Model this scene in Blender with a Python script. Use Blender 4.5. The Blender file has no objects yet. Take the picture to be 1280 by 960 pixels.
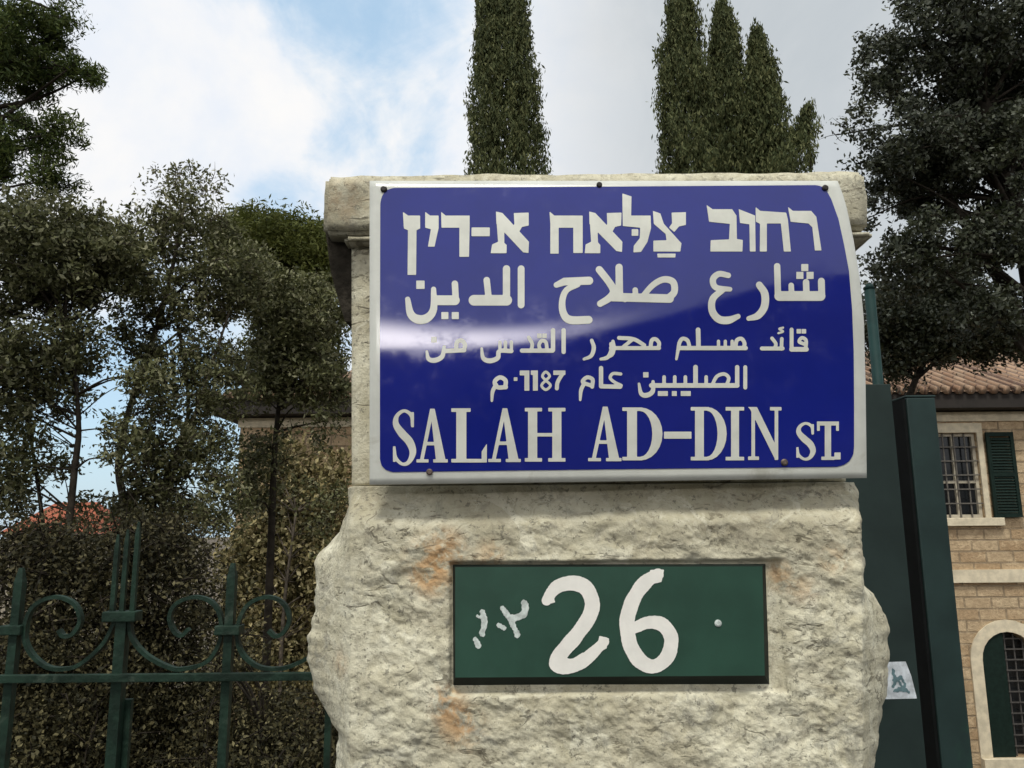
import bpy, bmesh, math, random
import numpy as np
from mathutils import Vector, Matrix, noise as mnoise

# ------------------------------------------------------------------ camera, sky, sun, exposure
SC = bpy.context.scene
COL = SC.collection
R = math.radians
F = 1000.0                       # focal length in photo pixels (photo 1280 x 960)
PITCH, ROLL, EYE = R(10.3), R(0.5), 1.6
fwd = Vector((0, math.cos(PITCH), math.sin(PITCH)))
r0 = Vector((1, 0, 0)); u0 = Vector((0, -math.sin(PITCH), math.cos(PITCH)))
right = r0 * math.cos(ROLL) - u0 * math.sin(ROLL)
up = u0 * math.cos(ROLL) + r0 * math.sin(ROLL)
CAM = Vector((0, 0, EYE))
cd = bpy.data.cameras.new('camera'); cam = bpy.data.objects.new('camera', cd); COL.objects.link(cam)
cd.sensor_width = 36.0; cd.lens = 36.0 * F / 1280.0; cd.clip_start = 0.05; cd.clip_end = 5000
m = Matrix.Identity(4)
for i in range(3):
    m[i][0], m[i][1], m[i][2], m[i][3] = right[i], up[i], -fwd[i], CAM[i]
cam.matrix_world = m
SC.camera = cam

def at(px, py, Y):
    d = fwd * F + right * (px - 640) + up * (480 - py)
    return CAM + d * (Y / d.y)

SUN_EL, SUN_AZ = R(62), R(190)        # azimuth clockwise from +Y: behind the camera
sd = bpy.data.lights.new('sun', 'SUN'); sun = bpy.data.objects.new('sun', sd); COL.objects.link(sun)
sd.energy = 2.7; sd.angle = R(12); sd.color = (1.0, 0.975, 0.89)
sdir = Vector((math.sin(SUN_AZ) * math.cos(SUN_EL), math.cos(SUN_AZ) * math.cos(SUN_EL), math.sin(SUN_EL)))
sun.rotation_euler = (-sdir).to_track_quat('-Z', 'Y').to_euler()
SC.view_settings.view_transform = 'Standard'; SC.view_settings.look = 'None'
SC.view_settings.exposure = 0.0; SC.view_settings.gamma = 1.0
SC.view_settings.use_curve_mapping = False

class NT:
    """small helper to wire shader nodes"""
    def __init__(s, tree): s.t = tree; s.n = tree.nodes; s.l = tree.links
    def new(s, typ, **kw):
        n = s.n.new(typ)
        for k, v in kw.items(): setattr(n, k, v)
        return n
    def put(s, sock, v):
        if isinstance(v, bpy.types.NodeSocket): s.l.new(v, sock)
        elif isinstance(v, (tuple, list)) and sock.type == 'RGBA' and len(v) == 3: sock.default_value = (*v, 1)
        else: sock.default_value = v
    def math(s, op, a, b=0.0, c=0.0, clamp=False):
        n = s.new('ShaderNodeMath', operation=op, use_clamp=clamp)
        s.put(n.inputs[0], a); s.put(n.inputs[1], b); s.put(n.inputs[2], c); return n.outputs[0]
    def mix(s, fac, a, b, mode='MIX'):
        n = s.new('ShaderNodeMix', data_type='RGBA', blend_type=mode)
        s.put(n.inputs[0], fac); s.put(n.inputs[6], a); s.put(n.inputs[7], b); return n.outputs[2]
    def noise(s, vec, scale, detail=4, rough=0.55, dist=0.0):
        n = s.new('ShaderNodeTexNoise'); s.put(n.inputs['Vector'], vec)
        n.inputs['Scale'].default_value = scale; n.inputs['Detail'].default_value = detail
        n.inputs['Roughness'].default_value = rough; n.inputs['Distortion'].default_value = dist
        return n.outputs['Fac']
    def ss(s, x, lo, hi, a=0.0, b=1.0):
        n = s.new('ShaderNodeMapRange', interpolation_type='SMOOTHSTEP')
        s.put(n.inputs[0], x); n.inputs[1].default_value = lo; n.inputs[2].default_value = hi
        n.inputs[3].default_value = a; n.inputs[4].default_value = b; return n.outputs[0]
    def near(s, vec, p, rad):
        """1 at point p, 0 beyond rad"""
        n = s.new('ShaderNodeVectorMath', operation='DISTANCE'); s.put(n.inputs[0], vec); n.inputs[1].default_value = p
        return s.ss(n.outputs['Value'], rad * 0.05, rad, 1.0, 0.0)

W = bpy.data.worlds.new('World'); SC.world = W; W.use_nodes = True
w = NT(W.node_tree); w.n.clear()
gen = w.new('ShaderNodeTexCoord').outputs['Generated']
sky = w.new('ShaderNodeTexSky', sky_type='NISHITA'); sky.sun_disc = False
sky.sun_elevation = SUN_EL; sky.sun_rotation = SUN_AZ; sky.air_density = 1.2; sky.dust_density = 1.5
b_sky = w.new('ShaderNodeBackground'); w.put(b_sky.inputs[0], sky.outputs[0]); b_sky.inputs[1].default_value = 0.15
def dirp(px, py): return tuple((at(px, py, 1.0) - CAM).normalized())
n1 = w.noise(gen, 3.2, 8, 0.62, 0.7)
n2 = w.noise(gen, 6.5, 5, 0.6, 0.2)
n3 = w.noise(gen, 15.0, 6, 0.62, 0.5)
cl = w.math('ADD', w.math('ADD', w.math('MULTIPLY', n1, 1.0), w.math('MULTIPLY', n2, 0.75)), w.math('MULTIPLY_ADD', n3, .45, -0.60))
blue = 0.0
for px, py, rad, k in ((350, -20, .17, .22), (440, 75, .13, .22), (550, 50, .12, .10), (500, 180, .10, .20), (398, 180, .05, .22), (330, 225, .07, .18), (110, 560, .25, .40), (230, 600, .2, .3), (300, 520, .2, .2)):
    blue = w.math('ADD', blue, w.math('MULTIPLY', w.near(gen, dirp(px, py), rad), k))
for px, py, rad, k in ((310, 110, .13, -.22), (180, 130, .22, -.30), (240, 200, .14, -.2), (800, 120, .28, -.30), (1050, 100, .34, -.35)):
    blue = w.math('ADD', blue, w.math('MULTIPLY', w.near(gen, dirp(px, py), rad), k))
thick = w.ss(w.math('SUBTRACT', cl, blue), 0.06, 0.60, 0.0, 1.0)
mask = w.math('MULTIPLY_ADD', thick, 0.38, 0.62)
sep = w.new('ShaderNodeSeparateXYZ'); w.put(sep.inputs[0], gen)
greyf = w.math('MULTIPLY', w.ss(sep.outputs[0], -0.06, 0.20), w.ss(sep.outputs[1], -0.1, 0.4))
ccol = w.mix(w.ss(n2, .3, .7), (0.83, 0.88, 0.96), (0.98, 0.97, 0.96))
ccol = w.mix(thick, (0.58, 0.82, 1.03), ccol)
ccol = w.mix(greyf, ccol, w.mix(w.ss(n1, .3, .7), (0.55, 0.595, 0.63), (0.64, 0.675, 0.70)))
# brighter sky behind the photographer, plus a glow added low down for the sign's streak
backf = w.ss(sep.outputs[1], 0.1, -0.6)
ccol = w.mix(backf, ccol, (0.80, 0.82, 0.84))
gdir = Vector((-0.16, -1.0, 0.215)).normalized()
gl = w.new('ShaderNodeVectorMath', operation='MULTIPLY_ADD'); w.put(gl.inputs[0], gen)
gl.inputs[1].default_value = (0.8, 1.0, 4.4); gl.inputs[2].default_value = (0, 0, 0)
glow = w.near(gl.outputs[0], (gdir.x * 0.8, gdir.y, gdir.z * 4.4), 0.32)
ccol = w.mix(glow, ccol, (15.0, 14.2, 14.0))
mask = w.math('MAXIMUM', mask, backf)
b_cl = w.new('ShaderNodeBackground'); w.put(b_cl.inputs[0], ccol); b_cl.inputs[1].default_value = 1.0
mx = w.new('ShaderNodeMixShader'); w.put(mx.inputs[0], mask)
w.l.new(b_sky.outputs[0], mx.inputs[1]); w.l.new(b_cl.outputs[0], mx.inputs[2])
wo = w.new('ShaderNodeOutputWorld'); w.l.new(mx.outputs[0], wo.inputs[0])

# ------------------------------------------------------------------ object helpers
random.seed(4); RNG = np.random.default_rng(7)

def tag(o, label=None, cat=None, group=None, kind=None):
    if label: o['label'] = label
    if cat: o['category'] = cat
    if group: o['group'] = group
    if kind: o['kind'] = kind
    return o

def empty(name, loc, label, cat, group=None):
    o = bpy.data.objects.new(name, None); COL.objects.link(o); o.location = loc
    o.empty_display_size = 0.1
    return tag(o, label, cat, group)

def link_mesh(name, verts, faces, mat, parent=None, smooth=False):
    """verts are world coordinates; the object keeps the parent's origin"""
    me = bpy.data.meshes.new(name)
    if parent is not None:
        base = world_loc(parent)
        verts = [(v[0] - base[0], v[1] - base[1], v[2] - base[2]) for v in verts]
    me.from_pydata([tuple(v) for v in verts], [], [tuple(f) for f in faces]); me.update()
    if smooth: me.polygons.foreach_set('use_smooth', [True] * len(me.polygons))
    me.materials.append(mat)
    o = bpy.data.objects.new(name, me); COL.objects.link(o)
    if parent is not None: o.parent = parent
    return o

def world_loc(o):
    v = Vector((0, 0, 0))
    while o is not None: v = v + o.location; o = o.parent
    return v

class MB:
    def __init__(s): s.v = []; s.f = []
    def add(s, vs, fs):
        k = len(s.v); s.v += [tuple(v) for v in vs]; s.f += [tuple(i + k for i in f) for f in fs]; return s
    def hexa(s, p):      # 8 points: bottom 4 then top 4
        return s.add(p, [(3, 2, 1, 0), (4, 5, 6, 7), (0, 1, 5, 4), (1, 2, 6, 5), (2, 3, 7, 6), (3, 0, 4, 7)])
    def box(s, x0, x1, y0, y1, z0, z1, c=0.0):
        if c <= 0:
            return s.hexa([(x0, y0, z0), (x1, y0, z0), (x1, y1, z0), (x0, y1, z0), (x0, y0, z1), (x1, y0, z1), (x1, y1, z1), (x0, y1, z1)])
        bm = bmesh.new(); bmesh.ops.create_cube(bm, size=1)
        for v in bm.verts: v.co = ((x0 + x1) / 2 + v.co.x * (x1 - x0), (y0 + y1) / 2 + v.co.y * (y1 - y0), (z0 + z1) / 2 + v.co.z * (z1 - z0))
        bmesh.ops.bevel(bm, geom=bm.edges[:], offset=c, segments=2, affect='EDGES', profile=0.6)
        bm.verts.index_update()
        s.add([v.co[:] for v in bm.verts], [[v.index for v in f.verts] for f in bm.faces]); bm.free(); return s
    def tube(s, pts, rads, n=8, caps=True, flat=1.0):
        pts = [Vector(p) for p in pts]; rings = []
        if not hasattr(rads, '__len__'): rads = [rads] * len(pts)
        prev = None
        for i, p in enumerate(pts):
            t = (pts[min(i + 1, len(pts) - 1)] - pts[max(i - 1, 0)]).normalized()
            a = prev if prev is not None else (Vector((0, 1, 0)) if abs(t.y) < 0.9 else Vector((1, 0, 0)))
            a = (a - t * a.dot(t)).normalized(); prev = a; b = t.cross(a)
            rings.append([p + (a * math.cos(2 * math.pi * k / n) * flat + b * math.sin(2 * math.pi * k / n)) * rads[i] for k in range(n)])
        vs = [v for r_ in rings for v in r_]; fs = []
        for i in range(len(pts) - 1):
            for k in range(n): fs.append((i * n + k, i * n + (k + 1) % n, (i + 1) * n + (k + 1) % n, (i + 1) * n + k))
        if caps: fs.append(tuple(range(n - 1, -1, -1))); fs.append(tuple((len(pts) - 1) * n + k for k in range(n)))
        return s.add(vs, fs)
    def sweep(s, pts, w_, d_):
        """flat bar swept along a path lying in an XZ plane: w_ across the path, d_ in depth"""
        pts = [Vector(p) for p in pts]; vs = []; fs = []
        for i, p in enumerate(pts):
            t = (pts[min(i + 1, len(pts) - 1)] - pts[max(i - 1, 0)]).normalized()
            nrm = Vector((-t.z, 0, t.x)).normalized()
            for a, b in ((-1, -1), (1, -1), (1, 1), (-1, 1)): vs.append(p + nrm * a * w_ / 2 + Vector((0, b * d_ / 2, 0)))
        for i in range(len(pts) - 1):
            for k in range(4): fs.append((i * 4 + k, i * 4 + (k + 1) % 4, (i + 1) * 4 + (k + 1) % 4, (i + 1) * 4 + k))
        fs.append((3, 2, 1, 0)); fs.append(tuple((len(pts) - 1) * 4 + k for k in range(4)))
        return s.add(vs, fs)
    def build(s, name, mat, parent=None, smooth=False): return link_mesh(name, s.v, s.f, mat, parent, smooth)

def spline(pts, n=8):
    """Catmull-Rom through 2-D or 3-D tuples"""
    p = [np.array(q, float) for q in pts]; p = [2 * p[0] - p[1]] + p + [2 * p[-1] - p[-2]]; out = []
    for i in range(1, len(p) - 2):
        for k in range(n):
            t = k / n
            out.append(0.5 * (2 * p[i] + (p[i + 1] - p[i - 1]) * t + (2 * p[i - 1] - 5 * p[i] + 4 * p[i + 1] - p[i + 2]) * t * t + (3 * p[i] - p[i - 1] - 3 * p[i + 1] + p[i + 2]) * t ** 3))
    out.append(p[-2]); return out

# ------------------------------------------------------------------ materials
def principled(name):
    mt = bpy.data.materials.new(name); mt.use_nodes = True
    t = NT(mt.node_tree); b = t.n['Principled BSDF']
    return mt, t, b

def mat_plain(name, col, rough=0.6, var=0.15, scale=20, bump=0.0, metallic=0.0, spec=0.5, coord='Object', dirt=None, dirt_amt=0.0):
    mt, t, b = principled(name)
    oc = t.new('ShaderNodeTexCoord').outputs[coord]
    n = t.noise(oc, scale, 5, 0.6)
    c = t.mix(t.ss(n, .3, .7), tuple(x * (1 - var) for x in col), tuple(min(1, x * (1 + var)) for x in col))
    if dirt:
        c = t.mix(t.ss(t.noise(oc, scale * .37, 7, 0.68, .6), .56, .72, 0.0, dirt_amt), c, dirt)
    t.put(b.inputs['Base Color'], c); b.inputs['Roughness'].default_value = rough
    b.inputs['Metallic'].default_value = metallic; b.inputs['Specular IOR Level'].default_value = spec
    if bump:
        bp = t.new('ShaderNodeBump'); bp.inputs['Strength'].default_value = bump; bp.inputs['Distance'].default_value = 0.004
        t.put(bp.inputs['Height'], t.noise(oc, scale * 3, 4)); t.l.new(bp.outputs[0], b.inputs['Normal'])
    return mt

def mat_leaf(name, cols, trans=0.25, rough=0.55, spec=0.35):
    mt, t, b = principled(name)
    g = t.new('ShaderNodeNewGeometry'); oc = t.new('ShaderNodeTexCoord').outputs['Object']
    rp = t.new('ShaderNodeValToRGB'); t.put(rp.inputs[0], g.outputs['Random Per Island'])
    e = rp.color_ramp.elements
    while len(e) < len(cols): e.new(0.5)
    for i, c in enumerate(cols): e[i].position = i / (len(cols) - 1); e[i].color = (*c, 1)
    c = t.mix(t.ss(t.noise(oc, 1.1, 3), .35, .65, 0.0, 0.45), rp.outputs[0], tuple(x * 0.6 for x in cols[0]))
    t.put(b.inputs['Base Color'], c); b.inputs['Roughness'].default_value = rough; b.inputs['Specular IOR Level'].default_value = spec
    tr = t.new('ShaderNodeBsdfTranslucent'); t.put(tr.inputs[0], c)
    ms = t.new('ShaderNodeMixShader'); ms.inputs[0].default_value = trans
    t.l.new(b.outputs[0], ms.inputs[1]); t.l.new(tr.outputs[0], ms.inputs[2])
    t.l.new(ms.outputs[0], t.n['Material Output'].inputs[0])
    return mt

def mat_bark(name, col):
    return mat_plain(name, col, 0.9, 0.4, 14, 0.8, spec=0.1)

def mat_limestone(name, stains=(), grime=None, dark=1.0, cap_shade=()):
    mt, t, b = principled(name)
    g = t.new('ShaderNodeNewGeometry').outputs['Position']
    big = t.noise(g, 7, 6, 0.62, 0.5); mid = t.noise(g, 38, 6, 0.65, 0.3); fine = t.noise(g, 190, 4, 0.65)
    k3 = lambda a, b_, c_: (a * dark, b_ * dark, c_ * dark)
    c = t.mix(t.ss(big, .32, .68), k3(.46, .425, .30), k3(.63, .595, .45))
    c = t.mix(t.ss(mid, .42, .66, 0, .7), c, k3(.72, .69, .54))
    c = t.mix(t.ss(t.noise(g, 48, 6, .75, .9), .52, .62, 0, .65), c, k3(.36, .33, .25))
    # broad warm and grey zones of the quarried face
    c = t.mix(t.ss(t.noise(g, 4.5, 5, .7, 1.2), .44, .62, 0, .5), c, k3(.43, .385, .27))
    c = t.mix(t.ss(t.noise(g, 13, 6, .75, 1.4), .53, .64, 0, .5), c, k3(.80, .775, .62))
    # grey weathering and lichen
    c = t.mix(t.ss(t.noise(g, 17, 7, .75, 1.2), .53, .66, 0, .62), c, (0.29, 0.28, 0.235))
    # small dark pits and specks
    c = t.mix(t.ss(t.noise(g, 110, 5, .75), .565, .63, 0, .8), c, (0.19, 0.18, 0.14))
    c = t.mix(t.ss(fine, .62, .74, 0, .6), c, (0.16, 0.14, 0.10))
    # short slanting chisel scars
    mp = t.new('ShaderNodeMapping'); t.put(mp.inputs[0], g); mp.inputs['Rotation'].default_value = (0, R(-38), 0); mp.inputs['Scale'].default_value = (30, 20, 80)
    scar = t.math('MULTIPLY', t.ss(t.noise(mp.outputs[0], 1.0, 4, .6, .8), .58, .66), t.ss(t.noise(g, 9, 4), .44, .58))
    c = t.mix(t.math('MULTIPLY', scar, .7), c, (0.13, 0.115, 0.08))
    # broken cracks along distorted cell edges
    dn = t.new('ShaderNodeTexNoise'); t.put(dn.inputs['Vector'], g); dn.inputs['Scale'].default_value = 14; dn.inputs['Detail'].default_value = 4
    vm = t.new('ShaderNodeVectorMath', operation='MULTIPLY_ADD'); t.put(vm.inputs[0], dn.outputs['Color']); vm.inputs[1].default_value = (.12, .12, .12); t.put(vm.inputs[2], g)
    vo = t.new('ShaderNodeTexVoronoi', feature='DISTANCE_TO_EDGE'); t.put(vo.inputs['Vector'], vm.outputs[0]); vo.inputs['Scale'].default_value = 11
    crack = t.math('MULTIPLY', t.ss(vo.outputs['Distance'], .0, .022, 1, 0), t.ss(t.noise(g, 16, 3), .58, .66))
    c = t.mix(t.math('MULTIPLY', crack, .5), c, (0.10, 0.085, 0.06))
    for p, rad, amt in stains:
        f = t.math('MULTIPLY', t.near(g, p, rad), t.ss(t.noise(g, 60, 5, .65, .6), .36, .56, 0, amt))
        c = t.mix(f, c, (0.50, 0.30, 0.14))
    if grime:
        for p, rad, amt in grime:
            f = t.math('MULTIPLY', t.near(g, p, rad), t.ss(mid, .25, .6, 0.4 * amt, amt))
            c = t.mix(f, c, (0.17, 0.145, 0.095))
    for p, rad, amt in cap_shade:  # shade under the cap overhang, painted into the stone colour
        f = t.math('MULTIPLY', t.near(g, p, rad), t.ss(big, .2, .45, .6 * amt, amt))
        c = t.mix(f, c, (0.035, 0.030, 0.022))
    t.put(b.inputs['Base Color'], c); b.inputs['Roughness'].default_value = 0.92; b.inputs['Specular IOR Level'].default_value = 0.15
    h = t.math('ADD', t.math('MULTIPLY', mid, .35), t.math('ADD', t.math('MULTIPLY', t.noise(g, 95, 5, .7), .7), t.math('MULTIPLY', fine, .3)))
    h = t.math('SUBTRACT', h, t.math('MULTIPLY', crack, .4)); h = t.math('SUBTRACT', h, t.math('MULTIPLY', scar, .5))
    bp = t.new('ShaderNodeBump'); bp.inputs['Strength'].default_value = 0.6; bp.inputs['Distance'].default_value = 0.0045
    t.put(bp.inputs['Height'], h); t.l.new(bp.outputs[0], b.inputs['Normal'])
    return mt

def mat_ashlar(name, c1, c2, mortar, bw=0.55, bh=0.25):
    mt, t, b = principled(name)
    g = t.new('ShaderNodeTexCoord').outputs['Object']
    s = t.new('ShaderNodeSeparateXYZ'); t.put(s.inputs[0], g)
    cb = t.new('ShaderNodeCombineXYZ'); t.put(cb.inputs[0], t.math('ADD', s.outputs[0], s.outputs[1])); t.put(cb.inputs[1], s.outputs[2])
    br = t.new('ShaderNodeTexBrick'); t.put(br.inputs['Vector'], cb.outputs[0])
    br.inputs['Scale'].default_value = 1.0; br.inputs['Brick Width'].default_value = bw; br.inputs['Row Height'].default_value = bh
    br.inputs['Mortar Size'].default_value = 0.016; br.inputs['Mortar Smooth'].default_value = 0.3; br.inputs['Bias'].default_value = 0.0
    t.put(br.inputs['Color1'], c1); t.put(br.inputs['Color2'], c2); t.put(br.inputs['Mortar'], mortar)
    c = t.mix(t.ss(t.noise(g, 9, 6, .7), .35, .7, 0, .55), br.outputs['Color'], tuple(x * .62 for x in c1))
    c = t.mix(t.ss(t.noise(g, 5, 5, .7), .5, .7, 0, .5), c, tuple(min(1, x * 1.35) for x in c2))
    t.put(b.inputs['Base Color'], c); b.inputs['Roughness'].default_value = 0.9; b.inputs['Specular IOR Level'].default_value = .15
    bp = t.new('ShaderNodeBump'); bp.inputs['Strength'].default_value = 0.9; bp.inputs['Distance'].default_value = 0.03
    h = t.math('SUBTRACT', t.noise(g, 22, 5, .65), br.outputs['Fac'])
    t.put(bp.inputs['Height'], h); t.l.new(bp.outputs[0], b.inputs['Normal'])
    return mt

def mat_tiles(name):
    mt, t, b = principled(name)
    g = t.new('ShaderNodeTexCoord').outputs['Object']
    wv = t.new('ShaderNodeTexWave', wave_type='BANDS', bands_direction='X'); t.put(wv.inputs['Vector'], g); wv.inputs['Scale'].default_value = 1.6
    wv.inputs['Distortion'].default_value = .4
    br = t.new('ShaderNodeTexBrick'); t.put(br.inputs['Vector'], g); br.inputs['Scale'].default_value = 1
    br.inputs['Brick Width'].default_value = .22; br.inputs['Row Height'].default_value = .34; br.inputs['Mortar Size'].default_value = .018; br.offset = 0
    t.put(br.inputs['Color1'], (.26, .15, .09)); t.put(br.inputs['Color2'], (.36, .24, .155)); t.put(br.inputs['Mortar'], (.12, .07, .05))
    c = t.mix(t.ss(t.noise(g, 5, 6, .7), .45, .68, 0, .7), br.outputs['Color'], (.21, .16, .11))
    t.put(b.inputs['Base Color'], c); b.inputs['Roughness'].default_value = .85
    bp = t.new('ShaderNodeBump'); bp.inputs['Strength'].default_value = 1; bp.inputs['Distance'].default_value = .05
    t.put(bp.inputs['Height'], wv.outputs['Fac']); t.l.new(bp.outputs[0], b.inputs['Normal'])
    return mt

M = {}
ww = lambda px, py, Y=1.0: tuple(at(px, py, Y))
M['stone'] = mat_limestone('rough_limestone',
    stains=[(ww(545, 700), .05, 1.0), (ww(560, 682), .035, .9), (ww(612, 694), .03, .6), (ww(538, 722), .035, .9), (ww(562, 885), .035, .9), (ww(578, 905), .04, .9), (ww(555, 870), .025, .7),
            (ww(975, 718), .03, .7), (ww(1040, 700), .03, .5), (ww(412, 830), .03, .6), (ww(1000, 735), .03, .5), (ww(1090, 690), .03, .3)],
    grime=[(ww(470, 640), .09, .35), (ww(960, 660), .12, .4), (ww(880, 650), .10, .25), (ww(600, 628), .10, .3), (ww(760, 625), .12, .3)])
M['cap_stone'] = mat_limestone('cap_limestone', stains=[(ww(430, 245, .984), .05, .35)], grime=[(ww(440, 240, .984), .03, .8), (ww(1075, 250, .984), .04, .5)], cap_shade=[(ww(425, 300, 1.05), .09, .9), (ww(1085, 300, 1.05), .06, .7), (tuple(at(420, 372, 1.3)), .36, 1.0)], dark=.9)
M['iron'] = mat_plain('green_painted_iron', (.011, .027, .018), .6, .4, 30, .5, spec=.2, dirt=(.065, .085, .065), dirt_amt=.8)
M['gate_paint'] = mat_plain('dark_green_gate_paint', (.017, .029, .027), .6, .18, 9, .1, spec=.2, dirt=(.028, .042, .038), dirt_amt=.4)
M['gate_edge'] = mat_plain('gate_post_paint', (.017, .034, .032), .5, .2, 9, .1, spec=.25, dirt=(.022, .075, .045), dirt_amt=.8)
M['pole'] = mat_plain('teal_pole_paint', (.010, .030, .028), .6, .2, 20, spec=.15)
M['enamel'] = mat_plain('blue_enamel', (.008, .015, .185), .08, .08, 8, 0, spec=.8)
M['sign_white'] = mat_plain('white_enamel', (.56, .57, .52), .16, .06, 25, 0, dirt=(.30, .28, .22), dirt_amt=.5)
M['letter'] = mat_plain('letter_white', (.60, .605, .54), .3, .08, 30, 0)
M['screw'] = mat_plain('rusty_screw', (.02, .016, .013), .6, .4, 200, metallic=.3)
M['rust'] = mat_plain('bare_screw', (.12, .09, .075), .55, .4, 200, metallic=.5)
M['plate'] = mat_plain('dark_green_plate', (.021, .062, .042), .4, .14, 16, .05, spec=.4, dirt=(.035, .085, .065), dirt_amt=.5)
M['numeral'] = mat_plain('white_numeral_paint', (.80, .78, .72), .45, .05, 40, .1)
M['scrape'] = mat_plain('pale_scrape', (.50, .55, .52), .7, .3, 120)

# ------------------------------------------------------------------ setting: ground, pavement, road
def terrain_z(x, y):
    if y < 1.75: return -0.02
    t = min(1, (y - 1.75) / 9.0); t = t * t * (3 - 2 * t)
    z = -3.3 * t
    if y > 30: z -= min(14, (y - 30) * .12)
    return z - 0.02
ys = list(np.concatenate([[-900, -300, -100, -40, -20, -9.5, -4, -2, 0, 1, 1.6], np.linspace(1.75, 12, 26), np.linspace(13, 32, 14), [40, 55, 80, 120, 145, 180, 300, 900, 3000]]))
xs = list(np.concatenate([[-3000, -900, -300, -120, -60, -30, -20], np.linspace(-14, 14, 29), [20, 30, 60, 120, 300, 900, 3000]]))
gv = [(x, y, terrain_z(x, y) + (0.06 * mnoise.noise(Vector((x * .8, y * .8, 0))) if 2 < y < 40 and abs(x) < 40 else 0)) for y in ys for x in xs]
nx = len(xs)
gf = [(j * nx + i, j * nx + i + 1, (j + 1) * nx + i + 1, (j + 1) * nx + i) for j in range(len(ys) - 1) for i in range(nx - 1)]
M['soil'] = mat_plain('garden_soil', (.085, .065, .042), .95, .45, 1.6, .6, dirt=(.05, .06, .025), dirt_amt=.8)
tag(link_mesh('ground', gv, gf, M['soil'], smooth=True), kind='structure')
M['asphalt'] = mat_plain('asphalt', (.05, .05, .052), .9, .2, 30, .3)
M['paving'] = mat_plain('pavement_stone', (.085, .082, .075), .85, .2, 6, .3)
tag(MB().box(-120, 120, -9.0, -1.2, -.10, .0).build('road', M['asphalt']), kind='structure')
tag(MB().box(-120, 120, -1.2, 1.70, -.10, .13).build('pavement', M['paving']), kind='structure')

# ------------------------------------------------------------------ the house opposite (seen in the sign's gloss)
M['opp'] = mat_ashlar('opposite_stone', (.20, .165, .12), (.26, .22, .16), (.15, .13, .1))
M['dark_glass'] = mat_plain('dark_glass', (.012, .014, .016), .12, .2, 3)
M['door'] = mat_plain('dark_wood', (.03, .03, .025), .6, .2, 6)
op = empty('street_house', (0, -13, 0), 'low flat roofed stone house across the street, mirrored in the sign', 'house')
MB().box(-30, 30, -21, -13, -.1, 4.1).build('wall', M['opp'], op)
MB().box(-30.2, 30.2, -21.2, -12.8, 4.103, 4.35).build('parapet', M['opp'], op)
for i in range(9):
    x = -24 + i * 6
    if i % 3 == 1: MB().box(x - .6, x + .6, -12.997, -12.94, .1, 2.4).build('door', M['door'], op)
    else: MB().box(x - .7, x + .7, -12.997, -12.95, 1.2, 2.9).build('window', M['dark_glass'], op)

# ------------------------------------------------------------------ villa behind the garden
YH = 14.0
M['villa'] = mat_ashlar('villa_stone', (.39, .27, .155), (.54, .42, .27), (.30, .235, .155), .46, .19)
M['villa_trim'] = mat_plain('villa_trim_stone', (.58, .51, .37), .9, .15, 8, .4)
M['tiles'] = mat_tiles('clay_tiles')
M['soffit'] = mat_plain('eave_timber', (.018, .014, .011), .9, .2, 5)
M['frame_paint'] = mat_plain('window_frame_paint', (.42, .38, .29), .6, .1, 10)
M['shutter'] = mat_plain('shutter_green', (.009, .019, .015), .6, .2, 12, spec=.1)
M['grille'] = mat_plain('window_grille_iron', (.10, .09, .075), .6, .2, 20)
M['grille_dark'] = mat_plain('arch_grille_iron', (.06, .055, .05), .6, .2, 20)
vx0 = at(297, 600, YH).x; vx1 = 13.5
zg = -3.4; ze = at(1200, 515, YH).z
villa = empty('stone_villa', (vx0, YH, zg), 'tan stone villa with tiled hip roof and green shutter behind the gate', 'house')
def hx(px): return at(px, 600, YH).x
def hz(py): return at(1225, py, YH).z
# openings: (x0,x1,z0,z1,arched)
win = (hx(1171), hx(1226), hz(647), hz(541), False)
arch = (hx(1203), hx(1268), hz(947), hz(790), True)
arch2 = (arch[0] + 1.16, arch[1] + 1.16, arch[2], arch[3], True)
win2 = (win[0] + 2.6, win[1] + 2.6, win[2], win[3], False)
def loop_of(o):
    x0, x1, z0, z1, a = o
    if not a: return [(x0, z0), (x1, z0), (x1, z1), (x0, z1)]
    r_ = (x1 - x0) / 2; cz = z1 - r_; cx = (x0 + x1) / 2
    return [(x0, z0), (x1, z0)] + [(cx + r_ * math.cos(k * math.pi / 12), cz + r_ * math.sin(k * math.pi / 12)) for k in range(13)]
bm = bmesh.new(); edges = []
for lp in [[(vx0, zg), (vx1, zg), (vx1, ze), (vx0, ze)]] + [loop_of(o) for o in (win, arch, arch2, win2)]:
    vs = [bm.verts.new((x, YH, z)) for x, z in lp]
    edges += [bm.edges.new((vs[i], vs[(i + 1) % len(vs)])) for i in range(len(vs))]
bmesh.ops.triangle_fill(bm, use_beauty=True, edges=edges)
mb = MB(); bm.verts.index_update(); mb.add([v.co[:] for v in bm.verts], [[v.index for v in f.verts] for f in bm.faces]); bm.free()
mb.add([(vx0, YH, zg), (vx0, YH + 6, zg), (vx0, YH + 6, ze), (vx0, YH, ze)], [(0, 1, 2, 3)])
mb.add([(vx1, YH, zg), (vx1, YH + 6, zg), (vx1, YH + 6, ze), (vx1, YH, ze)], [(3, 2, 1, 0)])
mb.add([(vx0, YH + 6, zg), (vx1, YH + 6, zg), (vx1, YH + 6, ze), (vx0, YH + 6, ze)], [(0, 1, 2, 3)])
for o in (win, arch, arch2, win2):
    lp = loop_of(o); n = len(lp)
    mb.add([(x, YH, z) for x, z in lp] + [(x, YH + .25, z) for x, z in lp], [(i, (i + 1) % n, n + (i + 1) % n, n + i) for i in range(n)])
mb.build('wall', M['villa'], villa)
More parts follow.
